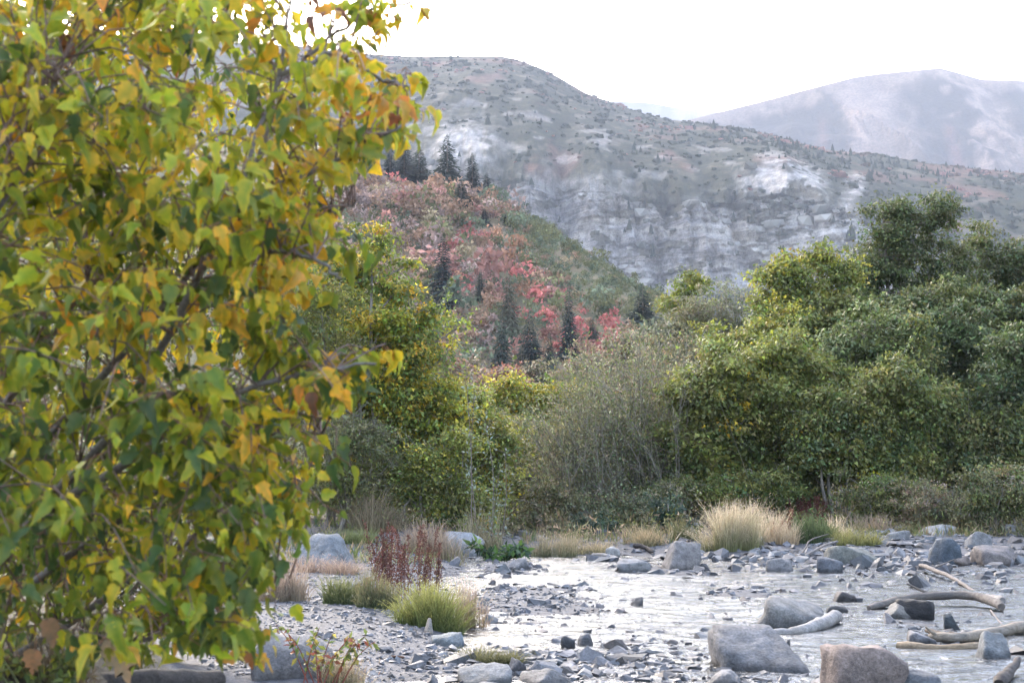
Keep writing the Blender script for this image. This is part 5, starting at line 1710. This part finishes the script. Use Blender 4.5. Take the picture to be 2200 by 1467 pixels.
def drift(name, label, pts, r0, r1, c, seed, short=None, sides=9, knots=0.12, stub=None, cat='driftwood', below=0.0):
    """pts: (px, py, lift above ground in metres) along the log; py is where that stretch meets the ground"""
    r = np.random.default_rng(seed)
    W = []
    for px, py, lf in pts:
        g = on_ground(px, py)
        g[2] = max(g[2], -0.03) + lf
        W.append(g)
    P = spline(W, 22)
    base = P[0].copy()
    P = P + np.stack([0.25 * r0 * fbm(np.arange(22) * 0.5, np.full(22, seed * 1.7), k * 3.0, 2) for k in range(3)], 1)
    rad = np.linspace(r0, r1, 22) * (1 + knots * fbm(np.arange(22) * 0.6, np.full(22, seed * 0.9), 4.0, 2))
    rad[0] *= 0.75
    rad[-1] *= 0.75
    mb = MB()
    P[:, 2] += rad * 0.7
    cc = np.array(c) * np.exp(0.22 * fbm(np.arange(22) * 0.4, np.full(22, seed * 2.3), 9.0, 2))[:, None]
    tube(mb, P - base, rad, sides, cc)
    o = mb.build(name, M_WOOD, smooth=True, loc=base)
    if stub:
        for (k, d, L) in stub:
            sb = MB()
            d = np.array(d, float)
            tube(sb, spline([P[k], P[k] + d * L * 0.5, P[k] + d * L + [0, 0, 0.02]], 5) - base, np.linspace(rad[k] * 0.5, rad[k] * 0.2, 5), 6, c)
            sb.build('branch_stub', M_WOOD, o, smooth=True)
    tag(o, label, cat, 'driftwood in the creek')
    if short:
        LAND.append((pts[len(pts) // 2][0], pts[len(pts) // 2][1], short))
    return o


drift('driftwood_log', 'long weathered driftwood log lying over the black wet rock', [(1868, 1312, 0.02), (1930, 1306, 0.09), (2000, 1303, 0.12), (2080, 1303, 0.13), (2130, 1310, 0.09), (2152, 1316, 0.05)], 0.05, 0.07, (0.27, 0.235, 0.21), 1,
      stub=[(20, (0.2, -0.3, -0.8), 0.22), (9, (-0.9, 0.1, 0.35), 0.45)])
drift('driftwood_log', 'pale bleached curved log in front of the mossy-sided slab', [(1655, 1366, 0.0), (1710, 1364, 0.0), (1760, 1354, 0.02), (1800, 1340, 0.05)], 0.055, 0.095, (0.56, 0.53, 0.51), 2)
drift('driftwood_log', 'straight barkless tan log running from the pale end to the lumpy rock', [(1928, 1394, 0.02), (2000, 1398, 0.0), (2090, 1396, 0.0), (2130, 1390, 0.0)], 0.05, 0.055, (0.50, 0.38, 0.25), 3)
drift('driftwood_log', 'thick pale log behind the straight tan log, leaving at the right edge', [(1995, 1380, 0.04), (2060, 1382, 0.03), (2140, 1372, 0.04), (2215, 1362, 0.06), (2290, 1350, 0.06)], 0.05, 0.08, (0.46, 0.39, 0.31), 4,
      stub=[(2, (-0.8, 0.0, 0.5), 0.2)])
drift('broken_bark', 'dark splintered bark piece at the end of the thick pale log', [(1990, 1366, 0.06), (2025, 1374, 0.03), (2062, 1378, 0.02)], 0.03, 0.06, (0.17, 0.13, 0.10), 5)
drift('driftwood_branch', 'thin grey branch sloping into the water on the right', [(1978, 1228, 0.10), (2010, 1240, 0.10), (2050, 1252, 0.06), (2100, 1276, 0.0)], 0.045, 0.03, (0.30, 0.26, 0.24), 6, stub=[(5, (0.8, 0.2, 0.25), 0.6)])
drift('driftwood_branch', 'short pale branch tip right beyond the thin grey branch', [(2120, 1286, 0.0), (2155, 1296, 0.02)], 0.05, 0.06, (0.45, 0.42, 0.40), 7)
drift('driftwood_branch', 'thin twig floating in the middle of the right water', [(1892, 1262, 0.0), (1925, 1260, 0.02), (1960, 1262, 0.0)], 0.012, 0.008, (0.22, 0.19, 0.17), 8)
drift('driftwood_snag', 'dark jagged snag in the bottom right corner', [(2150, 1476, 0.0), (2170, 1462, 0.06), (2190, 1450, 0.14)], 0.07, 0.03, (0.12, 0.10, 0.09), 9)
drift('driftwood_stick', 'pale driftwood stick on the far bank by the white stone', [(1272, 1197, 0.02), (1300, 1200, 0.05), (1335, 1206, 0.02)], 0.05, 0.04, (0.55, 0.51, 0.48), 10)
drift('driftwood_stick', 'dark stick on the bank behind the far bank boulder', [(1362, 1182, 0.06), (1385, 1184, 0.05), (1402, 1190, 0.0)], 0.06, 0.05, (0.07, 0.055, 0.05), 11)
drift('driftwood_stick', 'crooked grey branch standing out of the stones on the right bar', [(1712, 1206, 0.0), (1730, 1192, 0.12), (1742, 1182, 0.22), (1780, 1172, 0.26)], 0.026, 0.010, (0.26, 0.22, 0.20), 12)
drift('driftwood_stick', 'long grey stick leaning along the long flat boulder', [(1730, 1198, 0.02), (1770, 1186, 0.12), (1800, 1180, 0.16)], 0.03, 0.03, (0.36, 0.32, 0.30), 13)
drift('driftwood_stick', 'pale bleached plank-like log in the grass of the far bank', [(1612, 1176, 0.0), (1640, 1166, 0.08), (1662, 1160, 0.12)], 0.05, 0.045, (0.50, 0.46, 0.43), 14)
drift('driftwood_stick', 'thin stick lying between the flat pale rock and far bank boulder', [(1380, 1212, 0.0), (1400, 1216, 0.05), (1425, 1222, 0.02)], 0.018, 0.010, (0.38, 0.33, 0.30), 15)
drift('driftwood_stick', 'little brown stick on the gravel below the grass clump', [(842, 1412, 0.0), (868, 1418, 0.02)], 0.012, 0.010, (0.24, 0.12, 0.07), 16)
drift('driftwood_stick', 'slim stick caught in stones right of the upright wet rock', [(2128, 1318, 0.05), (2150, 1338, 0.0), (2172, 1352, 0.0)], 0.014, 0.01, (0.36, 0.31, 0.28), 17)

# ------------------------------------------------------------------ the maple in front
def leaf_shape(seed):
    """a lobed, toothed, drooping leaf: stalk at the origin, blade along +Y, about 1 long; returns vertices and triangles"""
    r = np.random.default_rng(seed)
    half = [(0.0, 0.0), (0.17, -0.03), (0.29, 0.07), (0.37, 0.22), (0.33, 0.30), (0.40, 0.43), (0.30, 0.47), (0.235, 0.58), (0.25, 0.70), (0.15, 0.77), (0.09, 0.90), (0.0, 1.08)]
    half = np.array(half) * np.where(np.arange(12)[:, None] % 11 == 0, 1, r.uniform(0.88, 1.12, (12, 1)))
    k = len(half)
    mids = np.stack([np.zeros(k), np.linspace(0, 1.04, k)], 1)
    wdt = r.uniform(0.8, 1.05)
    V, F = [], []
    for j in range(k):
        V.append((0, mids[j, 1]))
    for sgn in (1, -1):
        o = len(V)
        for j in range(k):
            V.append((sgn * half[j, 0] * wdt, half[j, 1]))
        for j in range(k - 1):
            a, b, c, d = j, j + 1, o + j + 1, o + j
            tri = [(a, d, c), (a, c, b)]
            F += tri if sgn > 0 else [t[::-1] for t in tri]
    V = np.array(V)
    curl, fold, tw = r.uniform(0.1, 0.75), r.uniform(0.1, 0.75), r.normal(0, 0.35)
    z = -curl * V[:, 1] ** 2 + fold * np.abs(V[:, 0]) - 0.5 * V[:, 0] ** 2 * r.uniform(0, 1.2) + 0.05 * np.sin(V[:, 1] * 9 + r.random() * 6) * np.abs(V[:, 0]) * 2 + tw * V[:, 0] * V[:, 1]
    return np.stack([V[:, 0], V[:, 1], z], 1), np.array(F)


LEAFS = [leaf_shape(s) for s in range(8)]


def thin_leaf(V, F, keep=(0, 2, 3, 5, 7, 8, 11)):
    """the same leaf with fewer points"""
    k = len(keep)
    idx = np.concatenate([np.array(keep) + 12 * j for j in range(3)])
    T = []
    for sgn, o in ((1, k), (-1, 2 * k)):
        for j in range(k - 1):
            tri = [(j, o + j, o + j + 1), (j, o + j + 1, j + 1)]
            T += tri if sgn > 0 else [t[::-1] for t in tri]
    return V[idx], np.array(T)


SMALL = [thin_leaf(*l) for l in LEAFS]
TINY = [thin_leaf(*l, keep=(0, 5, 11)) for l in LEAFS]


def leaf_tone(nv):
    """blade edges turn yellow before the midrib does"""
    k = nv // 3
    return np.concatenate([np.tile([0.80, 0.93, 1.0], (k, 1)), np.tile([1.18, 1.05, 0.9], (2 * k, 1))])


def frame(D, N):
    D = unit(D)
    B = unit(np.cross(D, N))
    return np.stack([B, D, np.cross(B, D)], -1)       # columns: x, y, z axes of the leaf


def build_maple():
    r = np.random.default_rng(77)
    base = np.array([-2.9, 5.8, 0.0])
    base[2] = G1(base[0], base[1])
    tree = thing('maple_tree', 'big maple with yellow, green and orange leaves filling the left side', 'tree', base)
    limbs_px = [   # pixel, pixel, distance
        [(-420, 1500, 5.8), (-200, 1150, 5.7), (60, 800, 5.4), (250, 480, 5.2), (330, 200, 5.1), (420, -60, 5.0)],
        [(-420, 1500, 5.8), (-120, 1150, 5.6), (200, 830, 5.2), (420, 570, 5.0), (540, 380, 4.9), (600, 160, 4.9), (640, -80, 4.9)],
        [(-350, 1520, 5.6), (-50, 1220, 5.3), (260, 900, 5.0), (500, 460, 4.8), (680, 370, 4.8), (800, 300, 4.8), (870, 270, 4.8)],
        [(-350, 1520, 5.6), (0, 1180, 5.2), (330, 950, 4.9), (450, 870, 4.8), (620, 810, 4.7), (720, 790, 4.7), (800, 780, 4.7)],
        [(-400, 1560, 5.9), (-50, 1340, 5.8), (250, 1120, 5.6), (470, 960, 5.5), (620, 930, 5.5), (690, 925, 5.5)],
        [(-400, 1560, 5.9), (0, 1420, 6.0), (280, 1250, 5.9), (420, 1150, 5.8), (560, 1080, 5.8), (650, 1060, 5.8)],
        [(-400, 1560, 5.8), (50, 1460, 6.0), (300, 1370, 6.0), (450, 1300, 5.9), (570, 1260, 5.9)],
        [(-450, 1450, 6.4), (-200, 900, 6.6), (-40, 420, 6.6), (80, 60, 6.6), (160, -100, 6.6)],
        [(-420, 1480, 6.3), (-50, 980, 6.5), (180, 520, 6.5), (200, 330, 6.4), (190, 60, 6.4), (180, -100, 6.4)],
        [(-300, 1500, 5.2), (-150, 1000, 4.6), (-60, 600, 4.3), (60, 320, 4.3), (140, 120, 4.3)],
        [(200, 830, 5.2), (380, 640, 5.5), (600, 520, 5.8), (720, 460, 5.9), (770, 430, 5.9)],
        [(420, 570, 5.0), (560, 540, 4.6), (680, 560, 4.5), (730, 600, 4.5)],
        [(500, 460, 4.8), (590, 200, 5.2), (700, 90, 5.3), (800, 20, 5.3), (880, 10, 5.3)],
        [(600, 160, 4.9), (720, 120, 5.0), (820, 170, 5.1), (880, 190, 5.1)],
    ]
    tb = MB()
    nodes = []
    for li, L in enumerate(limbs_px):
        P = spline([at(*q) for q in L], 26)
        P += np.stack([0.02 * fbm(np.arange(26) * 0.5, np.full(26, li * 3.1), k * 5.0, 2) for k in range(3)], 1)
        r0 = 0.024 if li < 10 else 0.009
        rad = np.linspace(r0, 0.005, 26)
        if li < 10:
            rad = 0.005 + (r0 - 0.005) * (1 - np.linspace(0, 1, 26)) ** 1.5
        tube(tb, P - base, rad, 7, np.array([0.17, 0.15, 0.135]))
        nodes.append(P[5:])
    # the trunk from the ground to the fork
    fork = at(-420, 1500, 5.8)
    tube(tb, spline([base + [0, 0, -0.2], base + [0.02, 0, 0.4], fork, at(-430, 1100, 6.0), at(-500, 300, 6.2), at(-460, -300, 6.2)], 20) - base, np.linspace(0.13, 0.05, 20), 9, np.array([0.18, 0.16, 0.14]))
    nodes = np.concatenate(nodes)
    npx, npy = to_px(nodes)
    bnd = np.array([(-120, 640), (0, 640), (50, 590), (90, 700), (120, 780), (180, 850), (240, 870), (300, 850), (340, 800), (400, 745), (500, 745), (570, 730), (620, 735), (665, 640), (710, 620), (745, 720), (785, 790), (830, 740), (880, 735), (905, 690),
                    (950, 650), (990, 690), (1020, 670), (1060, 620), (1100, 635), (1140, 610), (1170, 575), (1220, 565), (1260, 530), (1320, 550), (1360, 550), (1410, 500), (1500, 460)], float)
    M = 1800
    px, py, dist = [], [], []
    while len(px) < M:
        y = r.uniform(-110, 1400)
        xm = np.interp(y, bnd[:, 0], bnd[:, 1])
        x = r.uniform(-170, xm - 12)
        pr = 1.0
        if x > 480 and y < 110: pr = 0.30
        if y > 1240 and x < 330: pr = 0.40
        if y > 1330: pr *= 0.6
        if x > xm - 110: pr *= 0.8
        if r.random() > pr: continue
        px.append(x); py.append(y)
        edge = x > xm - 150
        dist.append(r.uniform(4.3, 6.2) if edge else r.uniform(4.0, 8.6))
    for (x, y) in [(800, 14), (840, 40), (880, 18), (800, 90), (845, 70), (900, 30), (770, 60), (780, 10), (690, 20), (620, 30), (740, 100), (700, 1110), (655, 1110), (830, 772), (770, 790), (560, 1380), (540, 1420), (830, 175), (860, 180), (885, 178), (845, 235), (875, 240), (895, 248), (840, 285), (865, 295), (880, 300), (790, 770), (815, 782), (700, 985), (720, 1000), (640, 1075), (660, 1100), (760, 585), (775, 540), (740, 880), (765, 850), (600, 1200), (590, 1340)]:
        px.append(x); py.append(y - 20); dist.append(5.2 if y < 200 else 5.0)
    px, py, dist = np.array(px), np.array(py), np.array(dist)
    T = np.array([at(a, b, c) for a, b, c in zip(px, py, dist)])
    sing, mass, LP = [], [], []
    for i in range(len(T)):
        e = T[i]
        d2 = (npx - px[i] + 60) ** 2 + ((npy - py[i]) - 50) ** 2 + ((nodes[:, 1] - e[1]) * 250) ** 2
        st = nodes[np.argsort(d2)[r.integers(0, 14)]]
        if np.linalg.norm(st - e) > 0.75:
            st = e + unit(st - e + r.normal(0, 0.25, 3)) * 0.5
        mid = 0.5 * (st + e) + [0, 0, 0.05] + r.normal(0, 0.03, 3)
        pts = spline([st, mid, e], 6)
        tube(tb, pts - base, np.linspace(0.0045, 0.0018, 6), 3, np.array([0.15, 0.10, 0.085]) * r.uniform(0.8, 1.5), cap=False)
        m = r.integers(8, 13)
        mood = r.normal(0, 0.22)
        gd = unit(e - mid)
        zone = fbm(px[i] * 0.004, py[i] * 0.004, 3.0, 2)
        for k in range(m):
            f = r.uniform(0.45, 1.05)
            q = np.array([np.interp(f, np.linspace(0, 1, 6), pts[:, j]) for j in range(3)])
            a = r.uniform(0, 6.28)
            stalk = unit(np.array([math.cos(a), math.sin(a) * 0.8, -0.25]) + gd * 0.5) * r.uniform(0.02, 0.075)
            p = q + stalk + [0, 0, -0.01]
            D = unit(stalk) * 0.75 + np.array([0, 0, -r.uniform(-0.15, 1.2)]) + r.normal(0, 0.42, 3)
            N = unit(stalk) * 0.9 + np.array([0, -0.25, 0.75]) + r.normal(0, 0.6, 3)
            u = 0.53 + mood + r.normal(0, 0.17) + 0.25 * zone + 0.20 * (600 - py[i]) / 700 + 0.10 * (px[i] > np.interp(py[i], bnd[:, 0], bnd[:, 1]) - 160)
            if u < 0.47: c = pick([(0.15, 0.185, 0.03), (0.11, 0.155, 0.035), (0.20, 0.22, 0.03), (0.075, 0.115, 0.04)], 1, None, 0.15, r)[0]
            elif u < 0.80: c = pick([(0.36, 0.365, 0.035), (0.27, 0.305, 0.035), (0.42, 0.40, 0.035)], 1, None, 0.12, r)[0]
            elif u < 1.24: c = pick([(0.54, 0.39, 0.035), (0.48, 0.37, 0.035), (0.55, 0.31, 0.03)], 1, None, 0.12, r)[0]
            elif u < 1.36: c = pick([(0.52, 0.25, 0.035), (0.46, 0.20, 0.04)], 1, None, 0.15, r)[0]
            else: c = pick([(0.22, 0.075, 0.04), (0.16, 0.07, 0.045)], 1, None, 0.15, r)[0]
            L = 0.026 + 0.056 * r.random() ** 1.2 * (1.12 if e[1] < 5 else 1.0)
            LP.append((p, D, N, L, c, q))
            if k % 3 == 0:
                tube(tb, np.stack([q, p]) - base, [0.0016, 0.0012], 3, (0.30, 0.14, 0.07), cap=False)
    P = np.array([x[0] for x in LP])
    D = np.array([x[1] for x in LP])
    N = np.array([x[2] for x in LP])
    Ls = np.array([x[3] for x in LP])
    C = np.array([x[4] for x in LP])
    # the 300 leaves that show largest are parts of their own
    ax, ay = to_px(P)
    A = frame(D, N)
    view = unit(P - [0, 0, CAMZ])
    facing = np.abs((A[:, :, 2] * view).sum(1))
    inside = (ax > 0) & (ax < 1000) & (ay > -10) & (ay < 1440)
    score = Ls / P[:, 1] ** 1.6 * (0.3 + facing) * inside
    top = np.zeros(len(P), bool)
    top[np.argsort(-score)[:300]] = True
    var = r.integers(0, 8, len(P))
    mes = []
    for V, F in LEAFS:
        mb = MB(); mb.add(V, F, leaf_tone(len(V)))
        me = mb.mesh('leaf', True); me.materials.append(M_LEAF_OBJ)
        mes.append(me)
    from mathutils import Matrix
    tb.build('branches', M_BARK, tree, smooth=True)
    for i in np.nonzero(top)[0]:
        o = link('leaf', mes[var[i]], tree)
        o.location = P[i] - base
        o.rotation_euler = Matrix(A[i].tolist()).to_euler()
        o.scale = (Ls[i],) * 3
        o.color = (*C[i], 1)
    mb = MB()
    for v in range(8):
      for near in (True, False):
        m = (var == v) & ~top & ((P[:, 1] < 5.2) == near)
        V, F = (SMALL if near else TINY)[v]
        W = np.einsum('nij,vj->nvi', A[m], V) * Ls[m][:, None, None] + (P[m] - base)[:, None]
        cc = (C[m][:, None] * leaf_tone(len(V))[None]).reshape(-1, 3)
        mb.add(W.reshape(-1, 3), (F[None] + (np.arange(m.sum()) * len(V))[:, None, None]).reshape(-1, 3), cc)
    o = mb.build('foliage', M_LEAF_MAPLE, tree, smooth=True)
    o['kind'] = 'stuff'


build_maple()

# log and fallen leaves on the bank under the maple
def bank_log():
    a, b = at(40, 1500, 6.2), at(470, 1466, 6.9)
    P = spline([a, 0.5 * (a + b) + [0, 0, 0.03], b], 22)
    mb = MB()
    tube(mb, P - a, 0.06 * (1 + 0.12 * fbm(np.arange(22) * 0.5, np.zeros(22), 3.0, 2)), 10, np.array([0.12, 0.105, 0.10]))
    o = mb.build('fallen_log', M_WOOD, smooth=True, loc=a)
    tag(o, 'grey fallen log under the maple in the bottom left corner', 'log')


bank_log()
for (px, py, L, c, lab, rot) in [(235, 1370, 0.17, (0.36, 0.27, 0.20), 'large pale tan dead leaf hanging over the fallen log', 0.3), (75, 1395, 0.10, (0.34, 0.19, 0.12), 'curled reddish tan dead leaf at the bottom left', 2.0),
                                 (100, 1330, 0.10, (0.27, 0.18, 0.13), 'crumpled brown dead leaf above the curled one at bottom left', 1.0), (530, 1405, 0.055, (0.28, 0.11, 0.04), 'single rusty oval leaf dangling at the maple lower edge', 0.1)]:
    p = at(px, py, 4.8)
    mb = MB()
    V, F = LEAFS[int(px) % 8]
    V = V.copy()
    V[:, 2] -= 0.6 * V[:, 0] ** 2
    A = frame(np.array([[math.cos(rot) * 0.5, 0.1, -0.8]]), np.array([[0.2, -0.8, 0.6]]))[0]
    mb.add((V @ A.T) * L, F, c)
    st = MB()
    o = mb.build('dead_leaf', M_LEAF_MAPLE, smooth=True, loc=p)
    tube(st, spline([(0, 0, 0), (-0.02, 0.05, 0.08), (-0.12, 0.15, 0.2)], 5), 0.002, 4, (0.2, 0.09, 0.05))
    st.build('stalk', M_BARK, o)
    tag(o, lab, 'leaf', 'dead leaves under the maple')

# ------------------------------------------------------------------ haze: one closed box of even air round everything
def haze():
    m, nt, out = mat_base('haze')
    v = nt.nodes.new('ShaderNodeVolumePrincipled')
    v.inputs['Color'].default_value = (0.78, 0.85, 1.0, 1)
    v.inputs['Density'].default_value = 1.05e-4
    v.inputs['Anisotropy'].default_value = 0.0
    nt.links.new(v.outputs[0], out.inputs['Volume'])
    mb = MB()
    x0, x1, y0, y1, z0, z1 = -9200, 9200, -2200, 16200, -3.0, 2400
    V = [(x, y, z) for z in (z0, z1) for y in (y0, y1) for x in (x0, x1)]
    F = [(0, 2, 3, 1), (4, 5, 7, 6), (0, 1, 5, 4), (2, 6, 7, 3), (0, 4, 6, 2), (1, 3, 7, 5)]
    mb.add(V, F)
    o = mb.build('haze', m)
    tag(o, 'thin pale blue haze in the valley air', 'haze', kind='stuff')


haze()
